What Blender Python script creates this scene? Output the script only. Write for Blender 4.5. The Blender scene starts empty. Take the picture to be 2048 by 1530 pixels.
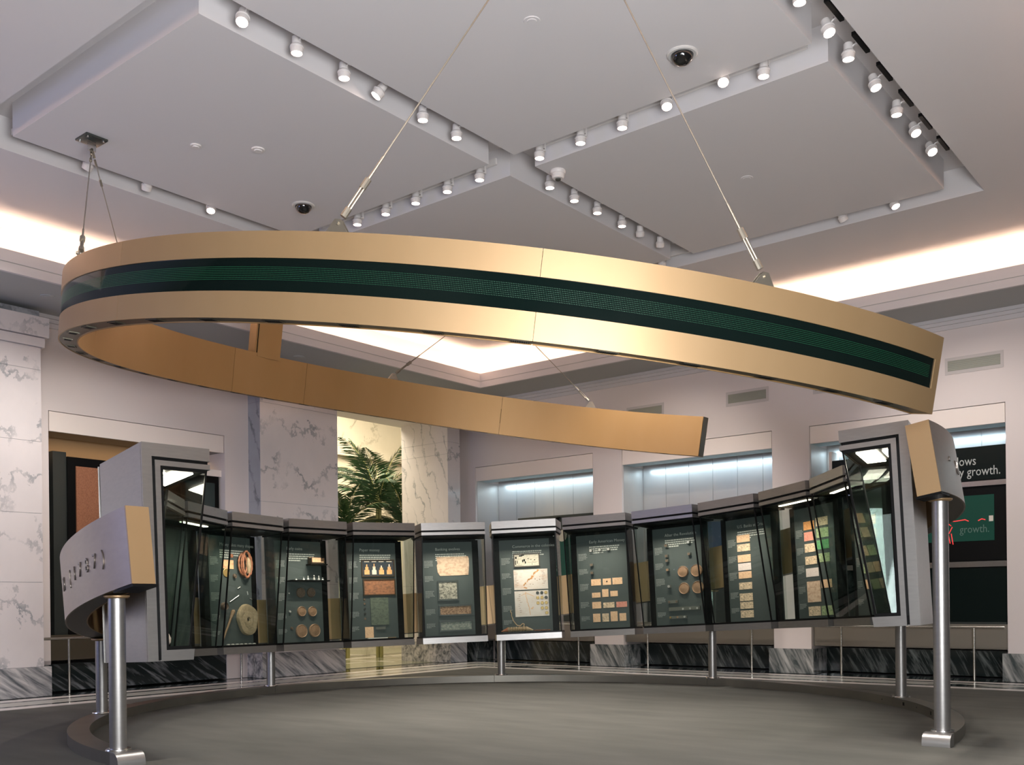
import bpy, bmesh, math, random
from math import sin, cos, pi, radians, tan, atan2, hypot, sqrt
from mathutils import Vector, Matrix
random.seed(7)
S = bpy.context.scene
COL = S.collection
R = radians
# ------------------------------------------------------------------ camera, world, exposure
cam = bpy.data.cameras.new('camera'); camo = bpy.data.objects.new('camera', cam); COL.objects.link(camo)
e_ = hypot(2446., 1975.)
cr = Vector((2446/e_, 1975/e_, 0)); cf = Vector((-1975/e_, 2446/e_, 0)); cu = Vector((0, 0, 1))
th = .0111                                            # the picture leans by 0.6 degrees
xr = cr*cos(th) - cu*sin(th); yu = cu*cos(th) + cr*sin(th)
camo.matrix_world = Matrix(((xr.x, yu.x, -cf.x, 0), (xr.y, yu.y, -cf.y, 0), (xr.z, yu.z, -cf.z, 1.5), (0, 0, 0, 1)))
cam.sensor_width = 36; cam.sensor_fit = 'HORIZONTAL'; cam.lens = 1975/2048*36
cam.shift_y = (1201.9-765)/2048; cam.clip_start = .05; cam.clip_end = 200
S.camera = camo
w = bpy.data.worlds.new('world'); S.world = w; w.use_nodes = True
w.node_tree.nodes['Background'].inputs[0].default_value = (.6, .62, .7, 1); w.node_tree.nodes['Background'].inputs[1].default_value = .15
S.view_settings.view_transform = 'Standard'; S.view_settings.look = 'None'
S.view_settings.exposure = 0.32; S.view_settings.gamma = 1; S.view_settings.use_curve_mapping = False
S.cycles.transparent_max_bounces = 28
SPOT_W, COVE_W, FILL_W, NICHE_W, WIN_W = 230, 9.5, 190, 4.5, 150

def light(name, kind, loc, energy, color, direction=(0, 0, -1), size=(1, 1), blend=.6, angle=60, parent=None, xax=None, spread=None):
    l = bpy.data.lights.new(name, kind); l.energy = energy; l.color = color
    if kind == 'AREA': l.shape = 'RECTANGLE'; l.size, l.size_y = size
    if kind == 'SPOT': l.spot_size = R(angle); l.spot_blend = blend; l.shadow_soft_size = .05
    o = bpy.data.objects.new(name, l); COL.objects.link(o)
    q = Vector(direction).to_track_quat('-Z', 'Y').to_matrix().to_4x4()
    if xax:
        z = -Vector(direction).normalized(); y = z.cross(Vector(xax)).normalized(); x = y.cross(z)
        q = Matrix(((x.x, y.x, z.x, 0), (x.y, y.y, z.y, 0), (x.z, y.z, z.z, 0), (0, 0, 0, 1)))
    if spread: l.spread = R(spread)
    o.matrix_world = Matrix.Translation(loc) @ q
    if parent: o.parent = parent; o.matrix_parent_inverse = parent.matrix_world.inverted()
    return o

# added fill lights outside the frame (beside the camera), the windows of the near-left wall and the cove lamps
light('window_light', 'AREA', (-13.6, -1.3, 3.0), WIN_W, (.42, .50, 1.0), (.3, 1, -.1), (3.5, 2.6), xax=(1, 0, 0))
light('side_fill_light', 'AREA', (1.3, 3.2, 2.5), 1300, (.95, .97, 1.0), (-1, .50, .24), (6.4, 2.6), xax=(0, 1, 0))  # added soft fill from the right side, no window stands there
light('near_fill_light', 'AREA', (-2.0, -1.35, 2.5), 300, (.95, .97, 1.0), (-.45, 1, .22), (5.4, 2.6), xax=(1, 0, 0))  # added soft fill from the near wall, not one of its windows
WARM = (1, .70, .50)
for k in range(5):
    light('cove_light', 'AREA', (-14.3+k*2.95+.4, 17.68, 6.64), COVE_W*2.9, WARM, (0, -.45, 1), (2.9, .16), xax=(1, 0, 0))
    light('cove_light', 'AREA', (-15.19, 3.5+k*2.95+1.2, 6.64), COVE_W*2.9, WARM, (.45, 0, 1), (2.9, .16), xax=(0, 1, 0))
    light('cove_light', 'AREA', (-14.3+k*2.95+.4, 2.80, 6.64), COVE_W*2.9, WARM, (0, .45, 1), (2.9, .16), xax=(1, 0, 0))
    light('cove_light', 'AREA', (-1.21, 3.5+k*2.95+1.2, 6.64), COVE_W*2.9, WARM, (-.45, 0, 1), (2.9, .16), xax=(0, 1, 0))
for x0, x1 in ((-16.36, -12.78), (-12.0, -8.42), (-7.64, -4.1), (-3.35, .2)):
    light('niche_light', 'AREA', ((x0+x1)/2, 19.5, 4.46), NICHE_W*4, (.62, .86, 1.0), (0, .35, -1), (x1-x0-.2, .12), xax=(1, 0, 0))
light('niche_light', 'AREA', (-17.5, 10.0, 4.46), NICHE_W*1.0, (1, .72, .45), (-.4, 0, -1), (3.3, .12), xax=(0, 1, 0))
light('lobby_light', 'AREA', (-20.0, 18.0, 7.7), 900, (1, .9, .68), (-.15, .1, -1), (4, 5))

# ------------------------------------------------------------------ materials
MT = {}
def mat(name, color, rough=.5, metal=0., spec=.5, emit=None, estr=0., noise=None, bump=None, coat=0.):
    """noise = (scale, amount, color2, stretch) mixes a second colour; bump = (scale, strength, stretch)"""
    if name in MT: return MT[name]
    m = bpy.data.materials.new(name); m.use_nodes = True; nt = m.node_tree; b = nt.nodes['Principled BSDF']
    b.inputs['Base Color'].default_value = (*color, 1); b.inputs['Roughness'].default_value = rough
    b.inputs['Metallic'].default_value = metal; b.inputs['Specular IOR Level'].default_value = spec
    b.inputs['Coat Weight'].default_value = coat
    if emit: b.inputs['Emission Color'].default_value = (*emit, 1); b.inputs['Emission Strength'].default_value = estr
    def coords(st):
        tc = nt.nodes.new('ShaderNodeTexCoord'); mp = nt.nodes.new('ShaderNodeMapping'); mp.inputs['Scale'].default_value = st
        nt.links.new(tc.outputs['Object'], mp.inputs['Vector']); return mp
    if noise:
        sc, am, c2, st = noise
        mp = coords(st); n = nt.nodes.new('ShaderNodeTexNoise'); n.inputs['Scale'].default_value = sc; n.inputs['Detail'].default_value = 5
        nt.links.new(mp.outputs[0], n.inputs['Vector'])
        rp = nt.nodes.new('ShaderNodeValToRGB'); rp.color_ramp.elements[0].position = .5-am/2; rp.color_ramp.elements[1].position = .5+am/2
        rp.color_ramp.elements[0].color = (*color, 1); rp.color_ramp.elements[1].color = (*c2, 1)
        nt.links.new(n.outputs['Fac'], rp.inputs['Fac']); nt.links.new(rp.outputs['Color'], b.inputs['Base Color'])
    if bump:
        sc, sg, st = bump
        mp = coords(st); n = nt.nodes.new('ShaderNodeTexNoise'); n.inputs['Scale'].default_value = sc; n.inputs['Detail'].default_value = 4
        nt.links.new(mp.outputs[0], n.inputs['Vector'])
        bp = nt.nodes.new('ShaderNodeBump'); bp.inputs['Strength'].default_value = sg; bp.inputs['Distance'].default_value = .01
        nt.links.new(n.outputs['Fac'], bp.inputs['Height']); nt.links.new(bp.outputs[0], b.inputs['Normal'])
    MT[name] = m; return m

def marble(name, light_c, dark_c, scale=1.2, rot=(0, 0, 0), width=.08, mid=.5, rough=.12, stretch=(1, 1, 1), dist=6.0, mottle=.5):
    m = bpy.data.materials.new(name); m.use_nodes = True; nt = m.node_tree; b = nt.nodes['Principled BSDF']
    N = nt.nodes.new; L = nt.links.new
    tc = N('ShaderNodeTexCoord'); mp = N('ShaderNodeMapping'); mp.inputs['Rotation'].default_value = rot; mp.inputs['Scale'].default_value = stretch
    L(tc.outputs['Object'], mp.inputs['Vector'])
    w = N('ShaderNodeTexWave'); w.inputs['Scale'].default_value = scale; w.inputs['Distortion'].default_value = dist
    w.inputs['Detail'].default_value = 6; w.inputs['Detail Scale'].default_value = 1.4; w.inputs['Detail Roughness'].default_value = .65
    L(mp.outputs[0], w.inputs['Vector'])
    n = N('ShaderNodeTexNoise'); n.inputs['Scale'].default_value = 1.7; n.inputs['Detail'].default_value = 6; n.inputs['Roughness'].default_value = .6
    L(mp.outputs[0], n.inputs['Vector'])
    r1 = N('ShaderNodeValToRGB'); r1.color_ramp.elements[0].position = mid-width; r1.color_ramp.elements[1].position = mid+width
    L(w.outputs['Fac'], r1.inputs['Fac'])
    r2 = N('ShaderNodeValToRGB'); r2.color_ramp.elements[0].position = .38; r2.color_ramp.elements[1].position = .68
    L(n.outputs['Fac'], r2.inputs['Fac'])
    mu = N('ShaderNodeMath'); mu.operation = 'MULTIPLY'
    L(r1.outputs['Color'], mu.inputs[0]); L(r2.outputs['Color'], mu.inputs[1])
    mo = N('ShaderNodeMath'); mo.operation = 'MULTIPLY_ADD'; mo.inputs[1].default_value = mottle*.3
    L(r2.outputs['Color'], mo.inputs[0]); L(mu.outputs[0], mo.inputs[2])
    mo.use_clamp = True
    mx = N('ShaderNodeMix'); mx.data_type = 'RGBA'; mx.inputs[6].default_value = (*light_c, 1); mx.inputs[7].default_value = (*dark_c, 1)
    L(mo.outputs[0], mx.inputs[0]); L(mx.outputs[2], b.inputs['Base Color'])
    b.inputs['Roughness'].default_value = rough
    MT[name] = m; return m

def streak(name, dark_c, light_c, axis, ang, rough=.10, lo=.5, hi=.72):
    m = bpy.data.materials.new(name); m.use_nodes = True; nt = m.node_tree; b = nt.nodes['Principled BSDF']; N = nt.nodes.new; L = nt.links.new
    tc = N('ShaderNodeTexCoord'); m1 = N('ShaderNodeMapping'); m1.inputs['Rotation'].default_value = (ang, 0, 0) if axis == 'x' else (0, ang, 0)
    m2 = N('ShaderNodeMapping'); m2.inputs['Scale'].default_value = (9, 9, 1.1)
    L(tc.outputs['Object'], m1.inputs['Vector']); L(m1.outputs[0], m2.inputs['Vector'])
    n = N('ShaderNodeTexNoise'); n.inputs['Scale'].default_value = 1.0; n.inputs['Detail'].default_value = 7; n.inputs['Roughness'].default_value = .62; n.inputs['Distortion'].default_value = .5
    L(m2.outputs[0], n.inputs['Vector'])
    rp = N('ShaderNodeValToRGB'); rp.color_ramp.elements[0].position = lo; rp.color_ramp.elements[1].position = hi
    rp.color_ramp.elements[0].color = (*dark_c, 1); rp.color_ramp.elements[1].color = (*light_c, 1)
    L(n.outputs['Fac'], rp.inputs['Fac']); L(rp.outputs['Color'], b.inputs['Base Color']); b.inputs['Roughness'].default_value = rough
    MT[name] = m; return m

def glass(name, tint, refl=1.0, rough=.0):
    m = bpy.data.materials.new(name); m.use_nodes = True; nt = m.node_tree; N = nt.nodes.new; L = nt.links.new
    for n in list(nt.nodes):
        if n.type != 'OUTPUT_MATERIAL': nt.nodes.remove(n)
    out = [n for n in nt.nodes if n.type == 'OUTPUT_MATERIAL'][0]
    t = N('ShaderNodeBsdfTransparent'); t.inputs[0].default_value = (*tint, 1)
    g = N('ShaderNodeBsdfGlossy'); g.inputs['Roughness'].default_value = rough; g.inputs[0].default_value = (refl, refl, refl, 1)
    fr = N('ShaderNodeFresnel'); ge = N('ShaderNodeNewGeometry'); ma = N('ShaderNodeMath'); ma.operation = 'MULTIPLY_ADD'
    ma.inputs[1].default_value = 1/1.45-1.45; ma.inputs[2].default_value = 1.45       # the same reflectance from inside the pane
    L(ge.outputs['Backfacing'], ma.inputs[0]); L(ma.outputs[0], fr.inputs[0])
    mx = N('ShaderNodeMixShader'); L(fr.outputs[0], mx.inputs[0]); L(t.outputs[0], mx.inputs[1]); L(g.outputs[0], mx.inputs[2]); L(mx.outputs[0], out.inputs[0])
    MT[name] = m; return m

def note_mat(name, paper, ink, amount=.5, scale=60):
    m = bpy.data.materials.new(name); m.use_nodes = True; nt = m.node_tree; b = nt.nodes['Principled BSDF']; N = nt.nodes.new; L = nt.links.new
    tc = N('ShaderNodeTexCoord')
    n = N('ShaderNodeTexNoise'); n.inputs['Scale'].default_value = scale; n.inputs['Detail'].default_value = 3; n.inputs['Roughness'].default_value = .7
    mp = N('ShaderNodeMapping'); mp.inputs['Scale'].default_value = (1, .55, 1)
    L(tc.outputs['Object'], mp.inputs['Vector']); L(mp.outputs[0], n.inputs['Vector'])
    rp = N('ShaderNodeValToRGB'); rp.color_ramp.elements[0].position = .5-amount*.1; rp.color_ramp.elements[1].position = .62
    rp.color_ramp.elements[0].color = (*paper, 1); rp.color_ramp.elements[1].color = (*ink, 1)
    L(n.outputs['Fac'], rp.inputs['Fac'])
    mx = N('ShaderNodeMix'); mx.data_type = 'RGBA'; mx.inputs[0].default_value = amount; mx.inputs[6].default_value = (*paper, 1)
    L(rp.outputs['Color'], mx.inputs[7]); L(mx.outputs[2], b.inputs['Base Color']); b.inputs['Roughness'].default_value = .8
    MT[name] = m; return m

wallp = mat('wall_paint', (.76, .68, .655), .7, bump=(60, .06, (1, 1, 1)))
lintelp = mat('lintel_paint', (.88, .78, .72), .7)
ceilp = mat('ceiling_paint', (.68, .65, .65), .8, bump=(80, .04, (1, 1, 1)))
covep = mat('cove_paint', (.80, .73, .69), .8)
slotp = mat('slot_paint', (.60, .60, .57), .75)
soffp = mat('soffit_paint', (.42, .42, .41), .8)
crownp = mat('crown_paint', (.66, .62, .62), .7)
goldm = mat('gold_anodised', (.37, .235, .115), .42, .45, noise=(3, .8, (.40, .262, .135), (1, 1, .25)), bump=(300, .03, (.1, .1, 6)))
goldin = mat('gold_inner', (.42, .24, .09), .42, .45, noise=(2, .8, (.47, .28, .12), (1, 1, .4)))
bronze = mat('dark_bronze', (.10, .09, .065), .38, .7)
steel = mat('brushed_steel', (.36, .345, .33), .36, .85, noise=(8, .8, (.30, .29, .28), (1, 1, 5)), bump=(400, .04, (1, 1, .05)))
steelw = mat('bronzed_steel', (.36, .30, .25), .38, .8, noise=(8, .8, (.31, .26, .22), (1, 1, 3)))
curbm = mat('curb_steel', (.23, .215, .18), .42, .75, noise=(2.2, .7, (.16, .15, .13), (1, 1, 1)))
polst = mat('polished_steel', (.62, .60, .58), .22, .95)
wires = mat('wire_steel', (.42, .37, .30), .35, .9)
blackg = mat('black_glass', (.003, .007, .006), .05, 0, .3)
blackm = mat('black_paint', (.004, .004, .004), .5, 0, .12)
blackt = mat('black_trim', (.005, .005, .005), .4, 0, .15)
panelm = mat('exhibit_panel_green', (.052, .064, .060), .6, noise=(40, .9, (.058, .070, .066), (1, 1, 1)))
textm = mat('panel_lettering', (.52, .52, .46), .7)
textd = mat('panel_small_print', (.26, .27, .25), .7)
ledm = mat('led_green', (.01, .05, .025), .5, emit=(.05, .50, .22), estr=.20)
letm = mat('letter_steel', (.22, .19, .17), .35, .8)
lampw = mat('hood_lamp', (1, 1, 1), .5, emit=(1, .86, .68), estr=5)
lampe = mat('end_hood_lamp', (1, 1, 1), .5, emit=(1, .88, .72), estr=22)
lensm = mat('spot_lens', (1, 1, 1), .4, emit=(1, .80, .68), estr=22)
lensd = mat('spot_lens_off', (.6, .56, .52), .25)
whitep = mat('spot_white', (.72, .68, .66), .45)
domew = mat('dome_ring', (.6, .58, .56), .4)
wm = marble('white_marble', (.76, .70, .685), (.34, .34, .35), 1.0, (.5, .35, .2), .035, .955, .14, (1, 1.0, .8), 9.0, .35)
gm = marble('grey_marble', (.40, .41, .44), (.12, .13, .14), .9, (.6, .3, .2), .1, .88, .14, (1, 1, 1), 7.0, .5)
wmy = marble('cream_marble', (.62, .56, .46), (.25, .22, .17), .5, (.3, .3, .7), .04, .95, .2, (1, 1, 1), 9.0, .3)
dm = streak('dark_marble', (.022, .030, .029), (.34, .36, .34), 'y', .5)
dml = streak('pier_base_marble', (.07, .085, .085), (.50, .49, .47), 'y', .5, lo=.40, hi=.66)
dmx = streak('dark_marble_left', (.012, .017, .018), (.30, .31, .33), 'x', -.95, lo=.50, hi=.75)
dmlx = streak('left_base_marble', (.10, .11, .12), (.60, .57, .56), 'x', -.95, lo=.36, hi=.62)
floorm = marble('black_floor_marble', (.008, .011, .011), (.05, .06, .06), 1.0, (0, 0, .4), .1, .9, .05, (1, 1, 1), 6.0, .2)
fwhite = mat('inlay_white', (.88, .81, .76), .2)
fgreen = mat('inlay_grey_green', (.58, .56, .51), .2)
fdark = mat('inlay_black', (.01, .012, .012), .08)
tilem = mat('lobby_floor_tile', (.25, .25, .17), .15)
carpet = mat('carpet_grey_green', (.098, .098, .087), .95, 0, .1, noise=(1.6, .5, (.135, .130, .117), (.5, 1.6, 1)), bump=(350, .3, (1, 1, 1)))
cabm = mat('niche_cabinet_brown', (.20, .175, .14), .5)
leafm = mat('silver_leaf_metal', (.56, .51, .47), .33, .45, noise=(1.6, .6, (.46, .45, .45), (1, 1, .7)))
leafw = mat('gold_leaf_wall', (.50, .33, .18), .5, .3)
nicheb = mat('niche_soffit_blue', (.50, .60, .63), .6)
signm = mat('sign_black', (.004, .009, .008), .25, 0, .25)
tealm = mat('screen_teal', (.008, .035, .028), .15, 0, .3, emit=(.02, .085, .055), estr=.25)
darkst = mat('dark_steel', (.07, .08, .075), .3, .6)
orangem = mat('orange_print', (.26, .10, .05), .5, noise=(70, .3, (.40, .17, .09), (1, 1, 1)))
redm = mat('red_reflection', (.7, .03, .03), .5, emit=(1, .08, .08), estr=.5)  # glowing red that stands in for LED reflections
glassm = glass('case_glass', (.92, .955, .94), .45)
domeg = mat('dome_black', (.01, .01, .01), .03, 0, .8)
ventm = mat('vent_green', (.33, .33, .27), .5)
ventf = mat('vent_frame', (.58, .53, .51), .6)
greenl = mat('palm_leaf', (.018, .050, .018), .5, noise=(3, .8, (.035, .085, .022), (1, 1, 1)))
trunkm = mat('palm_stem', (.30, .28, .10), .6)
railm = mat('rail_steel', (.50, .47, .42), .25, .9)
WHITE3 = mat('plain_cream', (.72, .66, .58), .7)

# ------------------------------------------------------------------ mesh helpers
class MB:
    def __init__(s): s.v = []; s.f = []
    def quad(s, *p):
        i = len(s.v); s.v += [tuple(q) for q in p]; s.f.append(tuple(range(i, i+len(p)))); return s
    def box(s, x0, x1, y0, y1, z0, z1, M=None):
        if x0 > x1: x0, x1 = x1, x0
        if y0 > y1: y0, y1 = y1, y0
        if z0 > z1: z0, z1 = z1, z0
        p = [Vector((x, y, z)) for z in (z0, z1) for y in (y0, y1) for x in (x0, x1)]
        if M is not None: p = [M @ q for q in p]
        i = len(s.v); s.v += [tuple(q) for q in p]
        s.f += [tuple(i+k for k in f) for f in ((0, 2, 3, 1), (4, 5, 7, 6), (0, 1, 5, 4), (2, 6, 7, 3), (0, 4, 6, 2), (1, 3, 7, 5))]; return s
    def hexa(s, b, t):                                   # bottom and top rings of n points each, counter-clockwise from above
        n = len(b); i = len(s.v); s.v += [tuple(q) for q in b]+[tuple(q) for q in t]
        s.f.append(tuple(i+n-1-k for k in range(n))); s.f.append(tuple(i+n+k for k in range(n)))
        for k in range(n): s.f.append((i+k, i+(k+1) % n, i+n+(k+1) % n, i+n+k))
        return s
    def arc(s, r0, r1, z0, z1, a0, a1, n, dz=None):
        i = len(s.v)
        for k in range(n+1):
            a = R(a0+(a1-a0)*k/n); d = dz(a) if dz else 0
            for r, z in ((r0, z0), (r1, z0), (r1, z1), (r0, z1)): s.v.append((r*cos(a), r*sin(a), z+d))
        for k in range(n):
            for j in range(4):
                s.f.append((i+4*k+j, i+4*k+(j+1) % 4, i+4*k+4+(j+1) % 4, i+4*k+4+j))
        s.f.append((i+3, i+2, i+1, i)); e = i+4*n; s.f.append((e, e+1, e+2, e+3)); return s
    def cyl(s, p0, p1, r0, r1=None, n=16, cap=True):
        r1 = r0 if r1 is None else r1
        p0 = Vector(p0); p1 = Vector(p1); d = (p1-p0).normalized()
        u = d.orthogonal().normalized(); v = d.cross(u); i = len(s.v)
        for p, r in ((p0, r0), (p1, r1)):
            for k in range(n):
                a = 2*pi*k/n; s.v.append(tuple(p+u*r*cos(a)+v*r*sin(a)))
        for k in range(n): s.f.append((i+k, i+(k+1) % n, i+n+(k+1) % n, i+n+k))
        if cap: s.f.append(tuple(i+n-1-k for k in range(n))); s.f.append(tuple(i+n+k for k in range(n)))
        return s
    def lathe(s, prof, c=(0, 0, 0), n=24, M=None):
        i = len(s.v); m = len(prof)
        for r, z in prof:
            for k in range(n):
                a = 2*pi*k/n; p = Vector((r*cos(a), r*sin(a), z))
                if M is not None: p = M @ p
                s.v.append((p.x+c[0], p.y+c[1], p.z+c[2]))
        for j in range(m-1):
            for k in range(n): s.f.append((i+j*n+k, i+j*n+(k+1) % n, i+(j+1)*n+(k+1) % n, i+(j+1)*n+k))
        s.f.append(tuple(i+n-1-k for k in range(n))); s.f.append(tuple(i+(m-1)*n+k for k in range(n))); return s
    def mesh(s, name, m, smooth=True, bevel=0):
        me = bpy.data.meshes.new(name); me.from_pydata(s.v, [], s.f)
        bm = bmesh.new(); bm.from_mesh(me); bmesh.ops.recalc_face_normals(bm, faces=bm.faces)
        if bevel: bmesh.ops.bevel(bm, geom=list(bm.edges), offset=bevel, segments=2, affect='EDGES', profile=.5, clamp_overlap=True)
        bm.to_mesh(me); bm.free(); me.materials.append(m)
        if smooth: me.shade_smooth(); me.set_sharp_from_angle(angle=R(32))
        return me
    def obj(s, name, m, parent=None, origin=None, world=True, bevel=0, smooth=True):
        """world: the vertices are world coordinates; they are moved to the parent's frame"""
        if origin is None and parent is None and s.v:
            xs, ys, zs = zip(*s.v); origin = ((min(xs)+max(xs))/2, (min(ys)+max(ys))/2, min(zs))
        if world:
            Mi = (parent['_m'] if parent is not None else None)
            if parent is not None:
                inv = MATS[parent.name].inverted(); s.v = [tuple(inv @ Vector(v)) for v in s.v]
            elif origin is not None: s.v = [(v[0]-origin[0], v[1]-origin[1], v[2]-origin[2]) for v in s.v]
        me = s.mesh(name, m, smooth, bevel); o = bpy.data.objects.new(name, me); COL.objects.link(o)
        if parent is not None: o.parent = parent; MATS[o.name] = MATS[parent.name].copy()
        else:
            M = Matrix.Translation(origin or (0, 0, 0)); o.matrix_world = M; MATS[o.name] = M
        if parent is not None: o['_m'] = 1
        else: o['_m'] = 1
        return o
MATS = {}
def empty(name, M, label=None, cat=None, group=None, kind=None):
    if not isinstance(M, Matrix): M = Matrix.Translation(M)
    o = bpy.data.objects.new(name, None); COL.objects.link(o); o.matrix_world = M; o.empty_display_size = .1
    MATS[o.name] = M.copy(); o['_m'] = 1
    return tag(o, label, cat, group, kind)
def tag(o, label=None, cat=None, group=None, kind=None):
    if label: o['label'] = label
    if cat: o['category'] = cat
    if group: o['group'] = group
    if kind: o['kind'] = kind
    return o
def part_mesh(name, me, parent, M=None):                  # shares mesh data, in the parent's frame
    o = bpy.data.objects.new(name, me); COL.objects.link(o); o.parent = parent
    if M is not None: o.matrix_local = M
    MATS[o.name] = MATS[parent.name] @ (M if M is not None else Matrix.Identity(4)); o['_m'] = 1
    return o
TXT = {}
def text_mesh(txt, size, m, extrude=0.0, key=None):
    """a flat mesh in the XY plane, baseline at 0, starting at x = 0"""
    cu_ = bpy.data.curves.new('t', 'FONT'); cu_.body = txt; cu_.size = size; cu_.extrude = extrude; cu_.resolution_u = 2
    o = bpy.data.objects.new('t', cu_); COL.objects.link(o); bpy.context.view_layer.update()
    me = bpy.data.meshes.new_from_object(o.evaluated_get(bpy.context.evaluated_depsgraph_get()))
    bpy.data.objects.remove(o); bpy.data.curves.remove(cu_); me.materials.clear(); me.materials.append(m); return me
def struct(mb, name, m, parent=None, **k):
    o = mb.obj(name, m, parent, **k)
    if parent is None: tag(o, kind='structure')
    return o

# ------------------------------------------------------------------ room shell
XW, YW = -16.9, 18.84
# floor: carpet field inside the inlaid border
fl = struct(MB().box(-24, 1.6, -1.6, 23.5, -.2, -.006), 'floor', floorm)
tag(struct(MB().box(-14.63, 1.3, -1.4, 16.98, -.006, .003), 'carpet', carpet), kind='structure')
tag(bpy.data.objects['carpet'], 'grey-green carpet covering the hall floor inside the marble border', 'carpet')
del bpy.data.objects['carpet']['kind']
def frame_strip(a, b, m, name):                           # a strip of floor running along the two far walls, a..b metres out from the carpet
    x0, x1 = -14.63-b, -14.63-a; y0, y1 = 16.98+a, 16.98+b
    f = MB().box(x0, x1, -1.4, y1, -.006, .0015); f.box(x1, 1.3, y0, y1, -.006, .0015)
    f.obj(name, m, fl)
frame_strip(0, .34, fwhite, 'white_border_strip'); frame_strip(.34, .50, fdark, 'black_border_strip')
frame_strip(.50, 1.05, fgreen, 'green_border_strip'); frame_strip(1.05, 1.20, fdark, 'black_border_strip'); frame_strip(1.20, 1.50, fwhite, 'white_border_strip')
for (x, y, sx, sy) in ((-13.35, 17.62, .62, .22), (-4.0, 17.62, .62, .22)):
    f = MB(); z = .0022
    for cx_ in (-.62, .62): f.quad((x+cx_-sx*.8, y, z), (x+cx_, y-sy, z), (x+cx_+sx*.8, y, z), (x+cx_, y+sy, z))
    f.obj('diamond_inlay', fdark, fl)
MB().box(-24, -17.0, 14.42, 23.5, -.006, .002).obj('lobby_tile_floor', tilem, fl)
f = MB()
for a, b in ((.9, .96), (2.3, 2.5), (3.1, 3.2)):
    f.box(-17.0-b-.6, -17.0-a-.6, 14.42, 23.5, .002, .004)
for y in (15.6, 17.4, 19.2): f.box(-24, -17.9, y, y+.08, .002, .004)
f.obj('lobby_floor_line', fwhite, fl)
f = MB(); f.box(-21.0, -20.7, 14.42, 23.5, .002, .005); f.obj('lobby_black_line', fdark, fl)

# left wall
wl = struct(MB().box(XW-1.3, XW, 8.25, 11.81, 4.88, 6.5), 'wall_left', wallp)
for q in ((XW-1.3, XW, -1.6, 8.25, 0, 6.5), (XW-1.3, XW, 11.81, 12.38, 0, 6.5), (XW-1.3, XW-1.2, 8.25, 11.81, 0, 4.88),
          (XW-1.3, XW, 18.3, 19.9, 0, 6.5), (XW-1.3, XW, 14.42, 18.39, 6.0, 6.5)): struct(MB().box(*q), 'wall_left', wallp)
MB().box(XW-.06, XW-.012, 8.27, 11.79, 4.53, 4.87).obj('niche_lintel', lintelp, wl)
MB().box(XW-1.2, XW-.02, 8.25, 11.81, .02, .49).obj('niche_base', dmx, wl)
MB().box(-16.98, -16.85, 7.9, 8.24, 0, .49).obj('strip_base', dmx, wl)
def pier(name, x0, x1, y0, y1, zs, cap, label_side=None):
    p = struct(MB().box(x0+.012, x1-.012, y0+.012, y1-.012, 0, 6.44), name, gm)
    for i in range(len(zs)-1):
        a, b = zs[i]+.003, zs[i+1]-.003
        MB().box(x1-.012, x1, y0, y1, a, b).obj('marble_slab', wm, p)
        MB().box(x0, x1-.014, y0, y0+.012, a, b).obj('side_slab', gm if name != 'trim_3' else wm, p)
    if cap:
        MB().box(x1-.2, x1+.05, y0-.05, y1+.05, 5.83, 5.98).obj('cap_step', wm, p)
        MB().box(x1-.2, x1+.10, y0-.10, y1+.10, 5.99, 6.32).obj('cap_block', wm, p)
    MB().box(x0, x1+.10, y0-.08, y1+.08, 0, .49).obj('base_block', dmlx, p)
    return p
pier('trim_1', -17.3, -16.5, 3.4, 7.94, [.49, 1.9, 3.05, 4.25, 5.45, 5.83], True)
pier('trim_2', -18.1, -16.5, 12.38, 14.42, [.49, 1.9, 3.58, 5.6, 6.44], False)
pier('trim_3', -18.1, -16.5, 17.97, 18.42, [.49, 1.9, 3.3, 5.15, 5.45, 6.44], False)
# lobby seen through the opening
lb = struct(MB().box(-24.3, -23.6, 12.4, 24, 0, 8.2).box(-24, -16.9, 23.4, 24, 0, 8.2).box(-24, -18.2, 12.3, 12.6, 0, 8.2), 'wall_lobby', wmy)
for i in range(6):
    for j in range(5):
        MB().box(-23.6, -23.58, 13.0+i*1.75+.01, 14.75+i*1.75-.01, .1+j*1.2, 1.28+j*1.2).obj('marble_slab', wmy, lb)
MB().box(-23.6, -23.35, 12.6, 23.4, 6.1, 6.35).obj('cornice', wmy, lb)
wn = struct(MB().box(-23.56, -23.5, 17.6, 20.1, 6.5, 8.0), 'window_1', darkst)
for y in (17.6, 18.4, 19.3, 20.02): MB().box(-23.5, -23.42, y, y+.08, 6.5, 8.0).obj('window_mullion', darkst, wn)
MB().box(-23.5, -23.47, 17.68, 20.0, 6.52, 8.0).obj('pane', mat('pane_teal', (.02, .07, .07), .1), wn)
struct(MB().box(-24, -16.9, 12.3, 24, 8.2, 8.35), 'ceiling_lobby', ceilp)

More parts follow.
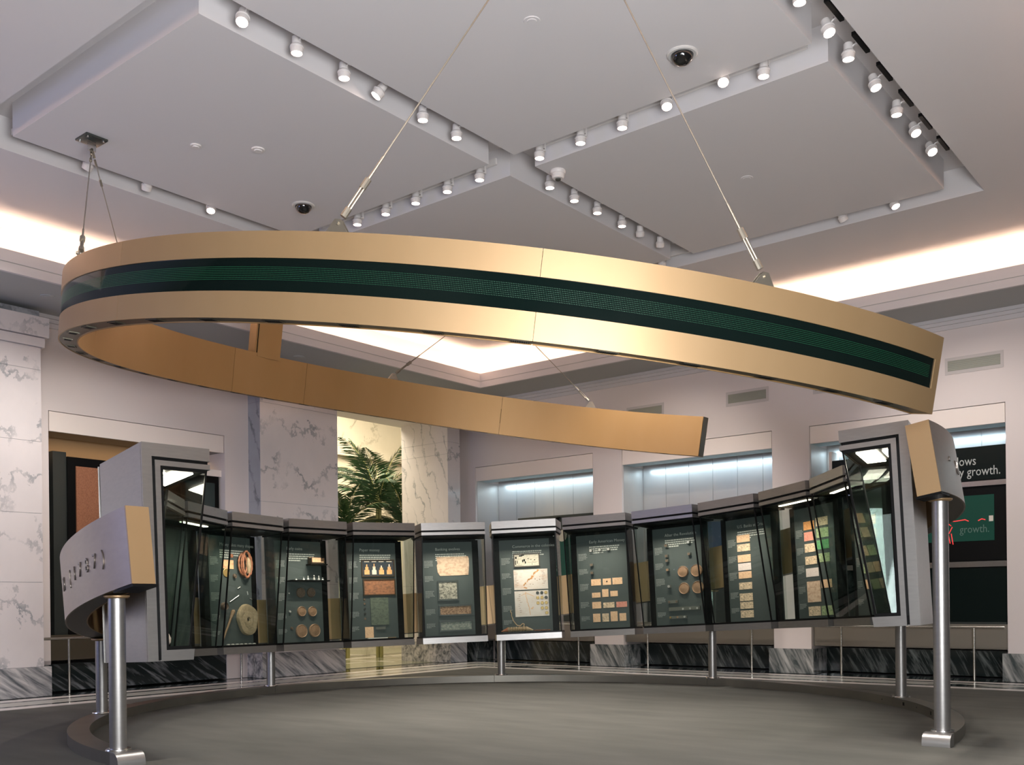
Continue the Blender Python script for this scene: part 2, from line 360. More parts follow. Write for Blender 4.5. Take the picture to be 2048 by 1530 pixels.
# back wall with its bays of niches
bays = [(-16.36, -12.78), (-12.0, -8.42), (-7.64, -4.10), (-3.34, .2)]
wb = MB().box(XW-1, 1.6, YW, YW+1.3, 4.88, 6.5)
edges = [XW-1]+[v for b in bays for v in b]+[1.6]
for i in range(0, len(edges), 2): struct(MB().box(edges[i], edges[i+1], YW, YW+1.3, .0, 4.88), 'wall_back', wallp)
struct(MB().box(XW-1, 1.6, YW+1.2, YW+1.3, 0, 4.88), 'wall_back', wallp)
wb = struct(wb, 'wall_back', wallp)
for i, (a, b) in enumerate(bays):
    MB().box(a+.012, b-.012, YW+.01, YW+.06, 4.53, 4.868).obj('niche_lintel', lintelp, wb)
    MB().box(a, b, YW+.70, YW+1.2, .02, .49).obj('niche_base', dm, wb)
    MB().box(a+.0, b-.0, YW+.06, YW+.50, 4.53, 4.56).obj('niche_soffit', nicheb, wb)
    n = 6
    for k in range(n):                                     # silver-leaf panels of the niche back
        x0 = a+.02+(b-a-.04)*k/n; x1 = a+.02+(b-a-.04)*(k+1)/n
        MB().box(x0+.004, x1-.004, YW+.90, YW+.92, .6, 4.6).obj('back_panel', leafm, wb)
    MB().box(a, b, YW+.92, YW+.95, .5, 4.7).obj('backing', leafm, wb)
    MB().box(a-.001, a+.006, YW+.07, YW+.9, .55, 4.53).obj('niche_cheek', leafm, wb)
    MB().box(b-.006, b+.001, YW+.07, YW+.9, .55, 4.53).obj('niche_cheek', leafm, wb)
    MB().box(a, b, YW+.12, YW+.9, .55, .99).obj('niche_cabinet', cabm, wb)
    if i: MB().box(bays[i-1][1]-.07, a+.07, YW-.09, YW+.6, 0, .49).obj('pier_base', dml, wb)
MB().box(-16.9, -16.33, YW-.06, YW+.6, 0, .49).obj('pier_base', dm, wb)
MB().box(.13, 1.6, YW-.06, YW+.6, 0, .49).obj('pier_base', dm, wb)
walld = mat('wall_dark_unseen', (.13, .12, .11), .6)  # dark finish added to the unseen walls to cut reflections in the glass
struct(MB().box(1.5, 1.7, -1.6, 20, 0, 6.5), 'wall_right', walld)
struct(MB().box(-18, 1.6, -1.8, -1.55, 0, 6.5), 'wall_near', walld)
nw = struct(MB().box(-15.5, -11.7, -1.55, -1.5, 1.6, 4.4), 'window_2', crownp)
MB().box(-15.4, -11.8, -1.5, -1.48, 1.7, 4.3).obj('pane', mat('window_glow', (.3, .35, .5), .3, emit=(.45, .55, 1), estr=.6), nw)
# crown
cm = MB()
for z0, z1, d in ((6.30, 6.38, .03), (6.38, 6.44, .075), (6.44, 6.5, .12)):
    cm.box(XW, 1.5, YW-d, YW, z0, z1); cm.box(XW, XW+d, -1.5, YW, z0, z1)
struct(cm, 'trim_4', crownp)
# soffit, cove, ceiling
LX0, LX1, LY0, LY1 = -15.03, -1.37, 2.96, 17.52          # lip line
sf = MB()
g_ = .03
sf.box(XW-1, LX0-g_, -1.6, 19, 6.5, 6.6).box(LX1+g_, 1.6, -1.6, 19, 6.5, 6.6).box(LX0-g_, LX1+g_, LY1+g_, 19, 6.5, 6.6).box(LX0-g_, LX1+g_, -1.6, LY0-g_, 6.5, 6.6)
sf = struct(sf, 'ceiling_soffit', soffp)
def ring_frame(x0, x1, y0, y1, t, z0, z1):
    return MB().box(x0-t, x0, y0-t, y1+t, z0, z1).box(x1, x1+t, y0-t, y1+t, z0, z1).box(x0, x1, y0-t, y0, z0, z1).box(x0, x1, y1, y1+t, z0, z1)
ring_frame(LX0, LX1, LY0, LY1, .06, 6.490, 6.625).obj('lip_lower_fascia', crownp, sf)
ring_frame(LX0-.015, LX1+.015, LY0-.015, LY1+.015, .045, 6.625, 6.64).obj('lip_groove', soffp, sf)
ring_frame(LX0-.005, LX1+.005, LY0-.005, LY1+.005, .055, 6.64, 6.82).obj('lip_upper_fascia', crownp, sf)
cw = ring_frame(LX0-.48, LX1+.48, LY0-.48, LY1+.48, .1, 6.6, 7.4)
struct(cw, 'trim_5', covep)
SX0, SX1, SY0, SY1 = -12.83, -3.57, 5.2, 15.28
ce = ring_frame(SX0, SX1, SY0, SY1, 2.8, 7.3, 7.8)
ce.box(SX0, SX1, SY0, SY1, 7.72, 7.8)
ce = struct(ce, 'ceiling', ceilp)
for x0, x1 in ((-12.40, -8.43), (-8.0, -4.0)):
    for y0, y1 in ((5.65, 10.05), (10.5, 14.85)):
        MB().box(x0, x1, y0, y1, 7.3, 7.72).obj('ceiling_panel', ceilp, ce)
# light tracks in the slots
tk = [((-8.05, 5.8), (-8.05, 9.9)), ((-8.05, 10.7), (-8.05, 14.7)), ((-7.8, 10.42), (-4.2, 10.42)), ((-12.2, 10.42), (-8.6, 10.42)),
      ((-3.62, 5.8), (-3.62, 14.6)), ((-12.2, 15.2), (-4.2, 15.2)), ((-12.75, 5.8), (-12.75, 14.6))]
for (a, b) in tk:
    if a[0] == b[0]: mb = MB().box(a[0]-.02, a[0]+.02, a[1], b[1], 7.48, 7.56)
    else: mb = MB().box(a[0], b[0], a[1]-.02, a[1]+.02, 7.48, 7.56)
    mb.obj('light_track', whitep, ce)
for y in (8.6, 9.35, 10.1, 10.85, 11.6, 12.35, 13.1):
    MB().box(-3.645, -3.60, y+.12, y+.55, 7.32, 7.36).obj('track_slot', blackm, ce)

# ------------------------------------------------------------------ ceiling spotlights
def spot_meshes():
    body = MB().lathe([(.0, .175), (.030, .175), (.048, .165), (.052, .09), (.066, .075), (.068, .03), (.064, -.002), (.058, -.004), (.054, .012), (.0, .012)], n=20).mesh('spot_body', whitep)
    lens = MB().lathe([(.0, .004), (.053, .004), (.053, .009), (.0, .009)], n=20).mesh('lens', lensm)
    lens2 = MB().lathe([(.0, .004), (.053, .004), (.053, .009), (.0, .009)], n=20).mesh('lens_off', lensd)
    rim = MB().lathe([(.070, .052), (.073, .056), (.073, .066), (.070, .070)], n=20).mesh('rim', whitep)
    yoke = MB().cyl((.04, 0, .12), (.085, 0, .15), .009, n=8).box(.078, .118, -.022, .022, .12, .30).cyl((.10, 0, .30), (.10, 0, .33), .02, n=8).mesh('bracket', whitep)
    knob = MB().lathe([(0, 0), (.011, .002), (.011, .012), (0, .014)], (.075, -.018, .135), 8).mesh('knob', polst)
    return body, lens, lens2, rim, yoke, knob
SM = spot_meshes()
# (x, y, tilt dx, tilt dy, bracket angle, lit, label)
spots = []
nth = ['nearest', 'second', 'third', 'fourth', 'fifth', 'sixth', 'seventh']
row = [(-8.2, 6.0, .25, -.35, 1), (-8.2, 6.67, 0, 0, 1), (-8.2, 7.32, .02, 0, 1), (-8.2, 7.86, -.45, -.55, 1), (-8.2, 8.56, 0, 0, 1), (-8.2, 9.16, 0, 0, 1)]
for i, r in enumerate(row): spots.append((*r[:4], 0, r[4], f'white track spotlight, {nth[i]} in the near arm of the cross slot, upper left'))
row = [(-7.75, 10.27, 0, 0, 1), (-7.1, 10.27, 0, 0, 1), (-6.48, 10.27, 0, 0, 1), (-5.82, 10.2, .25, -.35, 1), (-5.07, 10.15, .3, -.5, 1), (-4.64, 10.27, 0, 0, 1)]
nr = ['first', 'second', 'third', 'fourth', 'fifth', 'sixth', 'seventh']
for i, r in enumerate(row): spots.append((*r[:4], 90, r[4], f'white track spotlight, {nr[i]} right of the cross centre, by the right dome camera'))
row = [(-8.78, 10.27), (-9.38, 10.27), (-10.0, 10.27), (-10.62, 10.27), (-11.24, 10.27)]
for i, r in enumerate(row): spots.append((*r, 0, 0, 90, 1, f'white track spotlight, {nr[i]} left of the cross centre, above the gold ring'))
row = [(11.1, 1), (11.69, 1), (12.28, 1), (12.96, 1), (13.49, 0), (14.11, 0)]
for i, (y, l) in enumerate(row): spots.append((-8.2, y, (0 if l else -.3), (0 if l else .5), 0, l, f'white track spotlight, {nr[i]} beyond the cross centre in the far arm'))
row = [(9.23, 0, 0), (9.94, .35, -.2), (10.53, 0, 0), (11.34, .3, -.15), (12.12, 0, 0), (12.8, .4, -.35), (13.49, .45, -.45)]
for i, (y, a, b) in enumerate(row): spots.append((-3.79, y, a, b, 0, 1, f'white track spotlight, {nth[i]} in the slot on the right edge of the ceiling square'))
for i, (x, y, a, b, l) in enumerate([(-4.74, 14.98, .45, -.2, 1), (-5.52, 14.98, .25, .75, 0), (-8.67, 14.98, -.45, .7, 0)]):
    spots.append((x, y, a, b, 90, l, f'white track spotlight, {["rightmost", "middle", "leftmost"][i]} in the far slot by the back cove'))
for i, (x, y, a, b, l) in enumerate([(-12.5, 6.68, -.8, -.1, 0), (-12.5, 7.52, -.75, .25, 0), (-12.5, 8.55, .3, -.3, 1)]):
    spots.append((x, y, a, b, 0, l, f'white track spotlight, {["leftmost", "middle", "rightmost"][i]} in the left slot behind the anchor plate'))
for (x, y, tx, ty, br, lit, lab) in spots:
    d = Vector((tx, ty, -1)).normalized()
    q = (-d).to_track_quat('Z', 'Y').to_matrix().to_4x4()
    M = Matrix.Translation((x, y, 7.26)) @ Matrix.Rotation(R(br), 4, 'Z')
    t = empty('track_spotlight', M, lab, 'spotlight', 'track spotlights in the ceiling slots')
    Mt = Matrix.Rotation(-R(br), 4, 'Z') @ q
    b = part_mesh('spot_body', SM[0], t, Matrix.Translation((0, 0, .08)) @ Mt @ Matrix.Translation((0, 0, -.08)))
    part_mesh('lens', SM[1] if lit else SM[2], b); part_mesh('rim', SM[3], b)
    k = part_mesh('bracket', SM[4], t); part_mesh('knob', SM[5], k)
    light('spot_beam', 'SPOT', Vector((x, y, 7.34)) + d*.09, SPOT_W*(1 if lit else 1.7), (1, .93, .86), d, angle=62 if lit else 75, blend=.8)

# discs, domes, detector
def disc(x, y, z, r, name, label, cat, m=ceilp, h=.012):
    o = MB().lathe([(0, -h), (r*.55, -h), (r*.62, -h*.6), (r*.95, -h*.6), (r, -h*.2), (r, 0), (0, 0)], (x, y, z), 24).obj(name, m, origin=(x, y, z)); return tag(o, label, cat)
disc(-6.0, 7.85, 7.3, .085, 'cover_disc', 'flat round cover disc on the ceiling panel, top centre of photo', 'disc')
disc(-5.99, 12.68, 7.3, .085, 'cover_disc', 'flat round cover disc on the right ceiling panel beside the cable', 'disc')
disc(-10.9, 7.24, 7.3, .07, 'sprinkler_cap', 'small white sprinkler cap nearer the square anchor plate', 'sprinkler', whitep, .03)
disc(-10.39, 7.81, 7.3, .085, 'sprinkler_cap', 'white sprinkler cap right of the smaller one on left panel', 'sprinkler', whitep, .03)
disc(-15.79, 7.72, 6.5, .11, 'cover_disc', 'round grey disc in the soffit left of the gold ring', 'disc', soffp, .02)
disc(-15.9, 12.9, 6.5, .11, 'cover_disc', 'round grey disc in the soffit seen under the gold ring', 'disc', soffp, .02)
for x, y, l in ((-11.36, 9.33, 'black dome security camera on the left ceiling panel'), (-5.14, 9.35, 'black dome security camera on the upper right ceiling panel')):
    t = empty('dome_camera', (x, y, 7.3), l, 'camera', 'dome cameras on the ceiling')
    MB().lathe([(.12, 0), (.165, 0), (.165, -.012), (.15, -.022), (.12, -.02)], (x, y, 7.3), 28).obj('ring', domew, t)
    MB().lathe([(.122, .0), (.12, -.03), (.105, -.07), (.075, -.10), (.04, -.117), (.0, -.12)], (x, y, 7.3), 28).obj('dome', domeg, t)
t = empty('smoke_detector', (-7.84, 10.8, 7.3), 'white smoke detector on the ceiling panel corner by the cross centre', 'detector')
MB().lathe([(0, 0), (.10, 0), (.105, -.02), (.095, -.045), (.085, -.05), (.085, -.09), (.07, -.11), (.0, -.115)], (-7.84, 10.8, 7.3), 24).obj('housing', whitep, t)
MB().lathe([(0, 0), (.04, 0), (.035, -.02), (0, -.02)], (-7.84, 10.8, 7.19), 16).obj('sensor', darkst, t)

# ------------------------------------------------------------------ base curb and posts
CC = Vector((-8.214, 10.215)); RIN, RO, CH = 5.195, 5.426, .122
cb = empty('floor_curb', (CC.x, CC.y, 0), 'low curved steel curb on the carpet carrying the seven posts', 'curb')
segs = [(2.4, 44), (44, 89), (89, 133), (133, 179), (179, 224), (224, 264.8)]
for a, b in segs: MB().arc(RIN, RO, .003, CH, a+.03, b-.03, 26).obj('curb_section', curbm, cb, world=False)
def end_block(a0, sgn):
    mb = MB(); r = .10; pr = [(0, 0)]
    L = .17
    pr = [(0, .003), (L, .003)]+[(L-r+r*cos(t), CH+.008-r+r*sin(t)) for t in [pi/2*k/8 for k in range(9)]]+[(0, CH+.008)]
    rad = Vector((cos(R(a0)), sin(R(a0)), 0)); tan_ = Vector((-sin(R(a0)), cos(R(a0)), 0))*sgn
    i = len(mb.v)
    for rr in (RIN-.018, RO+.018):
        for s_, z in pr: p = rad*rr+tan_*s_; mb.v.append((p.x, p.y, z))
    n = len(pr); mb.f.append(tuple(range(n))); mb.f.append(tuple(range(2*n-1, n-1, -1)))
    for k in range(n): mb.f.append((k, (k+1) % n, n+(k+1) % n, n+k))
    return mb
end_block(264.8, 1).obj('end_block', steel, cb, world=False); end_block(2.4, -1).obj('end_block', steel, cb, world=False)
for k, a in enumerate((28, 21.5, 14, 35, 9.5, 40, 47)):
    z = .065; big = k in (0, 2, 5)
    MB().arc(RIN-.003, RIN+.001, z-(.022 if big else .008), z+(.022 if big else .008), a-(.28 if big else .08), a+(.28 if big else .08), 2).obj('socket_hole', blackm, cb, world=False)
for r in (223.5, 131.4): pass
def band_bottom(a, r=5.33): return 2.022 + .157*r*cos(R(a)) - .363 - .006*r*sin(R(a))
post_lab = {3.7: 'tall thick steel post at the right end of the curb', 43.5: 'steel post behind the rightmost display case, second from right', 88.5: 'steel post right of centre under the display cases',
            131.5: 'steel post at the centre back of the curb', 179: 'short steel post left of centre under the display cases', 224: 'steel post behind the front left post at the curb bend', 263.5: 'thick steel post at the near left end of the curb'}
for a, lab in post_lab.items():
    x, y = CC.x+5.31*cos(R(a)), CC.y+5.31*sin(R(a)); r = .079 if a in (3.7, 263.5) else .071
    zt = band_bottom(a)
    t = empty('support_post', (x, y, CH), lab, 'post', 'posts standing on the curb')
    MB().cyl((x, y, CH+.02), (x, y, zt-.02), r, n=32).obj('shaft', steel, t)
    MB().lathe([(0, 0), (.115, 0), (.118, .006), (.114, .020), (.09, .024), (0, .024)], (x, y, CH), 28).obj('base_flange', polst, t)
    MB().lathe([(0, 0), (.10, 0), (.118, .012), (.118, .026), (0, .03)], (x, y, zt-.028), 28).obj('top_collar', goldm, t)

# ------------------------------------------------------------------ tilted frames
def tilt(tx, ty):
    n = Vector((tx, ty, 1)).normalized(); return Vector((0, 0, 1)).rotation_difference(n).to_matrix().to_4x4()
def sect(mb_fn, a0, a1, gap, step, n_per):
    a = a0; out = []
    while a < a1-1e-6:
        b = min(a+step, a1); out.append((a+gap, b-gap)); a = b
    return out
# lower band with raised lettering
MLB = Matrix.Translation((-8.201, 10.198, 2.022)) @ tilt(-.157, .006)
lbn = empty('lettered_band', MLB, 'tilted curved metal band with raised lettering behind the display cases', 'band')
for a, b in sect(None, -1.6, 269.4, .03, 33.875, 0):
    MB().arc(5.44, 5.456, -.356, .356, a, b, 24).obj('outer_skin', steelw, lbn, world=False)
    MB().arc(5.227, 5.24, -.356, .356, a, b, 24).obj('inner_skin', goldm, lbn, world=False)
MB().arc(5.24, 5.44, .345, .352, -1.6, 269.4, 160).obj('top_cover', goldm, lbn, world=False)
MB().arc(5.24, 5.44, -.352, -.345, -1.6, 269.4, 160).obj('underside', bronze, lbn, world=False)
MB().arc(5.227, 5.456, -.358, .358, 269.4, 269.55, 1).obj('end_plate', goldm, lbn, world=False)
MB().arc(5.227, 5.456, -.358, .358, -1.75, -1.6, 1).obj('end_plate', goldm, lbn, world=False)
MB().arc(5.21, 5.456, -.385, -.362, 265.8, 269.6, 4).obj('end_bracket', blackm, lbn, world=False)
MB().arc(5.21, 5.456, -.385, -.362, -1.8, 1.2, 4).obj('end_bracket', blackm, lbn, world=False)
for ch, a, sz in ((')', 264.2, .19), ('7', 262.1, .19), ('8', 259.9, .19), ('7', 257.6, .19), ('1', 255.4, .19), ('(', 253.1, .19), ('N', 248.6, .19),
                  ('\u201c', 3.9, .19), ('W', 8.2, .19)):
    me = text_mesh(ch, sz*1.05, letm, .005)
    xs = [v.co.x for v in me.vertices]; cx_ = (min(xs)+max(xs))/2
    for v in me.vertices: v.co.x = (v.co.x-cx_)*.8
    at = R(a); rad = Vector((cos(at), sin(at), 0)); tn = Vector((-sin(at), cos(at), 0))
    M = Matrix(((tn.x, 0, rad.x, rad.x*5.462), (tn.y, 0, rad.y, rad.y*5.462), (0, 1, 0, -.085), (0, 0, 0, 1)))
    part_mesh('raised_letter', me, lbn, M)

# upper suspended ring with the LED display
URC = Matrix.Translation((-8.036, 10.225, 4.36)) @ tilt(.161, .003)
ring = empty('hanging_ring', URC, 'large tilted gold ring with a green dot display hanging from cables', 'ring')
def dz(a): return .022*cos(2*a)-.012*sin(2*a)-.007*cos(3*a)+.012*sin(3*a)
HU = .345; RO2, RI2 = 5.548, 5.345
A0, A1 = 92.5, 351.8
seams = [92.5, 133, 172.8, 188.4, 228, 267.8, 309.8, 351.8]
for a, b in zip(seams[:-1], seams[1:]):
    n = max(6, int((b-a)/1.5))
    MB().arc(RO2-.014, RO2, .135, HU, a+.02, b-.02, n, dz).obj('upper_fascia', goldm, ring, world=False)
    MB().arc(RO2-.014, RO2, -HU, -.128, a+.02, b-.02, n, dz).obj('lower_fascia', goldm, ring, world=False)
    MB().arc(RI2, RI2+.014, -HU, HU, a+.03, b-.03, n, dz).obj('inner_panel', goldin, ring, world=False)
MB().arc(RI2+.014, RO2-.014, HU-.02, HU-.008, A0, A1, 150, dz).obj('top_cover', bronze, ring, world=False)
MB().arc(RI2+.014, RO2-.014, -HU+.008, -HU+.02, A0, A1, 150, dz).obj('underside', bronze, ring, world=False)
MB().arc(RI2+.014, RO2-.020, -HU, HU, A0-.06, A0+.08, 1, dz).obj('end_cap', bronze, ring, world=False)
MB().arc(RI2, RO2, -HU, HU, A1, A1+.1, 1, dz).obj('end_cap', goldm, ring, world=False)
MB().arc(RO2-.022, RO2-.010, -.13, .137, 96, 350.9, 170, dz).obj('display_glass', blackg, ring, world=False)
MB().arc(RO2-.014, RO2, -.130, .137, 350.9, 351.8, 2, dz).obj('end_margin', goldm, ring, world=False)
MB().arc(RO2-.014, RO2, -.130, .137, 92.5, 96, 3, dz).obj('end_margin', goldm, ring, world=False)
led = MB(); rr = RO2-.0088; da = .0130/rr; hs = .0021
for k in range(int(R(150.2)/da)):
    a = R(200.2)+k*da; ca, sa = cos(a), sin(a); h = hs/rr; d = dz(a)
    c0, s0, c1, s1 = cos(a-h)*rr, sin(a-h)*rr, cos(a+h)*rr, sin(a+h)*rr
    for j in range(8):
        z = -.034+j*.0142+d
        led.quad((c0, s0, z-hs), (c1, s1, z-hs), (c1, s1, z+hs), (c0, s0, z+hs))
o = led.obj('display_dots', ledm, ring, world=False, smooth=False); tag(o, kind='stuff')
k = 0; a = 100
while a < 350:
    v = MB().arc(5.40, 5.50, -HU-.001, -HU+.010, a-.85, a+.85, 2, dz).obj('underside_vent', bronze, ring, world=False)
    s_ = MB()
    for j in range(9): s_.arc(5.415, 5.485, -HU-.003, -HU+.004, a-.72+j*.18-.045, a-.72+j*.18+.045, 1, dz)
    s_.obj('vent_slots', blackm, v, world=False)
    a += 7.2
# upright box standing on the far side of the ring
t = empty('junction_box', URC @ Matrix.Translation((-5.45, -.1, HU-.03)), 'upright gold metal box standing on the far side of the ring', 'box')
MB().box(-.08, .10, -.27, .20, 0, .9).obj('box_body', goldin, t, world=False)
MB().box(.10, .12, .05-.28, .22, 0, .9).obj('box_door', goldin, t, world=False)
MB().box(.101, .106, -.24, -.23, 0, .9).obj('door_gap', blackm, t, world=False)

# cables
def ring_pt(a, r=5.45, z=HU-.008):
    at = R(a); return URC @ Vector((r*cos(at), r*sin(at), z+dz(at)))
def hanger(anchor, angles, label):
    A = Vector((anchor[0], anchor[1], 7.3)); t = empty('suspension_hanger', A, label, 'hanger', 'cable hangers of the ring')
    pl = MB().box(A.x-.14, A.x+.14, A.y-.14, A.y+.14, 7.275, 7.30).obj('anchor_plate', darkst, t, bevel=.004)
    for sx in (-1, 1):
        for sy in (-1, 1): MB().cyl((A.x+sx*.10, A.y+sy*.10, 7.262), (A.x+sx*.10, A.y+sy*.10, 7.276), .014, n=8).obj('bolt', polst, pl)
    MB().box(A.x-.012, A.x+.012, A.y-.05, A.y+.05, 7.15, 7.276).obj('anchor_tab', polst, t)
    for a in angles:
        P = ring_pt(a); nrm = (URC.to_3x3() @ Vector((0, 0, 1))).normalized(); T = P+nrm*.10
        S0 = Vector((A.x, A.y, 7.17)); d = (T-S0).normalized(); L_ = (T-S0).length
        MB().cyl(S0+d*.42, T-d*.62, .0065, n=8).obj('cable', wires, t)
        c = MB().cyl(S0, S0+d*.10, .020, n=10).cyl(S0+d*.12, S0+d*.20, .016, n=10).cyl(S0+d*.20, S0+d*.42, .009, n=8).cyl(S0+d*.36, S0+d*.44, .017, n=10)
        c.obj('upper_fitting', wires, t)
        g = d.orthogonal().normalized()
        c = MB().cyl(T-d*.64, T-d*.40, .011, n=8).cyl(T-d*.42, T-d*.33, .028, n=10).cyl(T-d*.14, T-d*.06, .028, n=10)
        c.cyl(T-d*.36+g*.012, T-d*.10+g*.012, .010, n=8).cyl(T-d*.36-g*.012, T-d*.10-g*.012, .010, n=8)
        c.obj('turnbuckle', wires, t)
        # clevis and foot plate
        at = R(a); rl = URC.to_3x3() @ Vector((cos(at), sin(at), 0)); tl = URC.to_3x3() @ Vector((-sin(at), cos(at), 0))
        F_ = Matrix(((tl.x, rl.x, nrm.x, P.x), (tl.y, rl.y, nrm.y, P.y), (tl.z, rl.z, nrm.z, P.z), (0, 0, 0, 1)))
        f_ = MB().box(-.16, .16, -.06, .06, 0, .015, F_).obj('foot_plate', polst, t)
        g_ = MB()
        for yy in (-.022, .022):
            b = [F_ @ Vector(p) for p in ((-.10, yy-.006, .014), (.10, yy-.006, .014), (.10, yy+.006, .014), (-.10, yy+.006, .014))]
            tp = [F_ @ Vector(p) for p in ((-.025, yy-.006, .125), (.025, yy-.006, .125), (.025, yy+.006, .125), (-.025, yy+.006, .125))]
            g_.hexa(b, tp)
        g_.obj('clevis', wires, t)
        MB().cyl(F_ @ Vector((0, -.045, .095)), F_ @ Vector((0, .045, .095)), .016, n=10).obj('pin', wires, t)
hanger((-11.73, 6.31), (252.6, 211.7), 'cable hanger from the square plate on the left ceiling panel')
hanger((-4.53, 6.39), (292.6, 328.8), 'pair of long cables rising from the front ring out of the frame')
hanger((-11.95, 14.3), (154.7, 115.6), 'cable hanger seen through the ring holding its far side')

# ------------------------------------------------------------------ the display cases
CX = Matrix.Translation((-8.153, 10.238, 0)) @ tilt(-.049, .004)
R0, ZB = 4.85, .958
def rp(r, z, s):                                          # a point at radius r, height z above the case's base, s = half-angle share of the case's width
    hw = tan(R(7.48))*r
    return (r-R0, s*hw, z)
def prism(r0, r1, z0, z1, r0t=None, k=1.0):
    """a block between radii, sides radial; r0t: front radius at the top"""
    r0t = r0 if r0t is None else r0t
    b = [rp(r0, z0, -k), rp(r1, z0, -k), rp(r1, z0, k), rp(r0, z0, k)]; t = [rp(r0t, z1, -k), rp(r1, z1, -k), rp(r1, z1, k), rp(r0t, z1, k)]
    return MB().hexa(b, t)
BK = 5.05
def rf(z): return 4.62-(4.62-4.37)*(z-.105)/(1.905-.105)  # the front glass leans inward towards the top
CM = {}
CM['hood'] = prism(4.35, BK, 1.99, 2.12).mesh('hood', steel)
CM['hood_recess'] = prism(4.375, BK-.03, 1.955, 1.992, k=.985).mesh('hood_recess', blackm)
CM['hood_strip'] = prism(4.35, BK, 1.905, 1.957).mesh('hood_strip', steel)
CM['hood_lining'] = prism(4.40, BK-.02, 1.88, 1.906, k=.97).mesh('hood_lining', blackm)
CM['tray'] = prism(4.60, BK, 0, .105, k=.97).mesh('tray', steel)
CM['tray_trim'] = prism(4.63, BK-.03, .105, .135, k=.965).mesh('tray_trim', blackt)
def gl(s0, s1, ra0, ra1, rb0, rb1, z0, z1):
    pass
t_ = .008
f0, f1 = rf(.13), rf(1.89)
def hexm(b, t, name, m): return MB().hexa(b, t).mesh(name, m, smooth=False)
CM['front_glass'] = hexm([rp(f0, .13, -.965), rp(f0+t_, .13, -.965), rp(f0+t_, .13, .965), rp(f0, .13, .965)], [rp(f1, 1.89, -.975), rp(f1+t_, 1.89, -.975), rp(f1+t_, 1.89, .975), rp(f1, 1.89, .975)], 'front_glass', glassm)
def side(s, name, m, ri0, ri1, ro, th0, th1, z0=.13, z1=1.89):
    k0, k1 = (s*.965, s*.95) if s > 0 else (s*.95, s*.965)
    b = [rp(ri0, z0, s*th0), rp(ro, z0, s*th0), rp(ro, z0, s*th1), rp(ri0, z0, s*th1)]; t = [rp(ri1, z1, s*th0), rp(ro, z1, s*th0), rp(ro, z1, s*th1), rp(ri1, z1, s*th1)]
    if s < 0: b.reverse(); t.reverse()
    return hexm(b, t, name, m)
for nm, s in (('a', 1), ('b', -1)):
    CM['side_glass'+nm] = side(s, 'side_glass', glassm, f0+.012, f1+.012, BK-.08, .952, .965)
    # dark edge strip along the glass corner
    b = [rp(f0-.004, .12, s*.945), rp(f0+.014, .12, s*.945), rp(f0+.014, .12, s*.975), rp(f0-.004, .12, s*.975)]
    t = [rp(f1-.004, 1.90, s*.955), rp(f1+.014, 1.90, s*.955), rp(f1+.014, 1.90, s*.985), rp(f1-.004, 1.90, s*.985)]
    if s < 0: b.reverse(); t.reverse()
    CM['edge_strip'+nm] = hexm(b, t, 'edge_strip', blackt)
PX = .08
CM['exhibit_panel'] = MB().box(PX, PX+.05, -.43, .49, .13, 1.83).mesh('exhibit_panel', panelm)
CM['panel_edge'] = MB().box(PX+.002, PX+.05, -.545, -.43, .12, 1.86).box(PX+.002, PX+.05, .49, .60, .12, 1.86).mesh('panel_edge', blackm)
CM['spine'] = MB().box(PX+.05, BK-R0-.012, -.51, .59, .105, 1.90).mesh('spine', blackm)
CM['spine_back'] = MB().box(BK-R0-.012, BK-R0, -.52, .60, 0, 2.0).mesh('spine_back', steel)
CM['back_plate'] = MB().box(BK-R0-.002, BK-R0+.012, -.655, .655, 0, 2.12).mesh('back_plate', steel)
CM['hood_lamp'] = MB().box(-.30, -.24, -.35, .35, 1.868, 1.880).mesh('hood_lamp', lampw)
def Mc(i): return CX @ Matrix.Rotation(R(134.07+(7.5-i)*16.45), 4, 'Z') @ Matrix.Translation((R0, 0, ZB))
CASES = []
heads = {4: 'Money takes many shapes', 5: 'Early coins', 6: 'Paper money', 7: 'Banking evolves', 8: 'Commerce in the colonies', 9: 'Early American Money', 10: 'After the Revolution', 11: 'U.S. Banks at Crisis', 12: None}
clabel = {0: 'leftmost display case, its lit glass end nearest the camera', 1: 'display case hidden behind the near left end case, second along', 2: 'display case third from the left end, behind the large end case',
          3: 'display case half hidden at the left, before the shell loops case', 4: 'glass display case with woven loops and a pierced stone disc', 5: 'glass display case with a small box, shelves and coin discs',
          6: 'glass display case with framed temple picture and brown scroll', 7: 'glass display case with ragged parchment and three framed tablets', 8: 'glass display case with two pale maps and a bone bundle',
          9: 'glass display case with four rows of small peach notes', 10: 'glass display case with four large copper discs', 11: 'glass display case with a single column of nine notes',
          12: 'glass display case with two columns of green and orange notes', 13: 'display case between the two-column notes case and the right end', 14: 'display case just behind the rightmost end case', 15: 'rightmost display case, its lit glass end facing the camera'}
def word_lines(mb, x, y0, z, width, n, lh, wd, rng, last=.5, left=True):
    """rows of word-shaped marks; y0 is the left edge (positive to the left), going to the right means smaller y"""
    for k in range(n):
        W = width*(last if k == n-1 else rng.uniform(.86, 1)); p = 0
        while p < W-.01:
            l = min(rng.uniform(.018, .05)*wd, W-p)
            mb.box(x-.0012, x, y0-p-l, y0-p, z-k*lh-lh*.5, z-k*lh)
            p += l+.008*wd
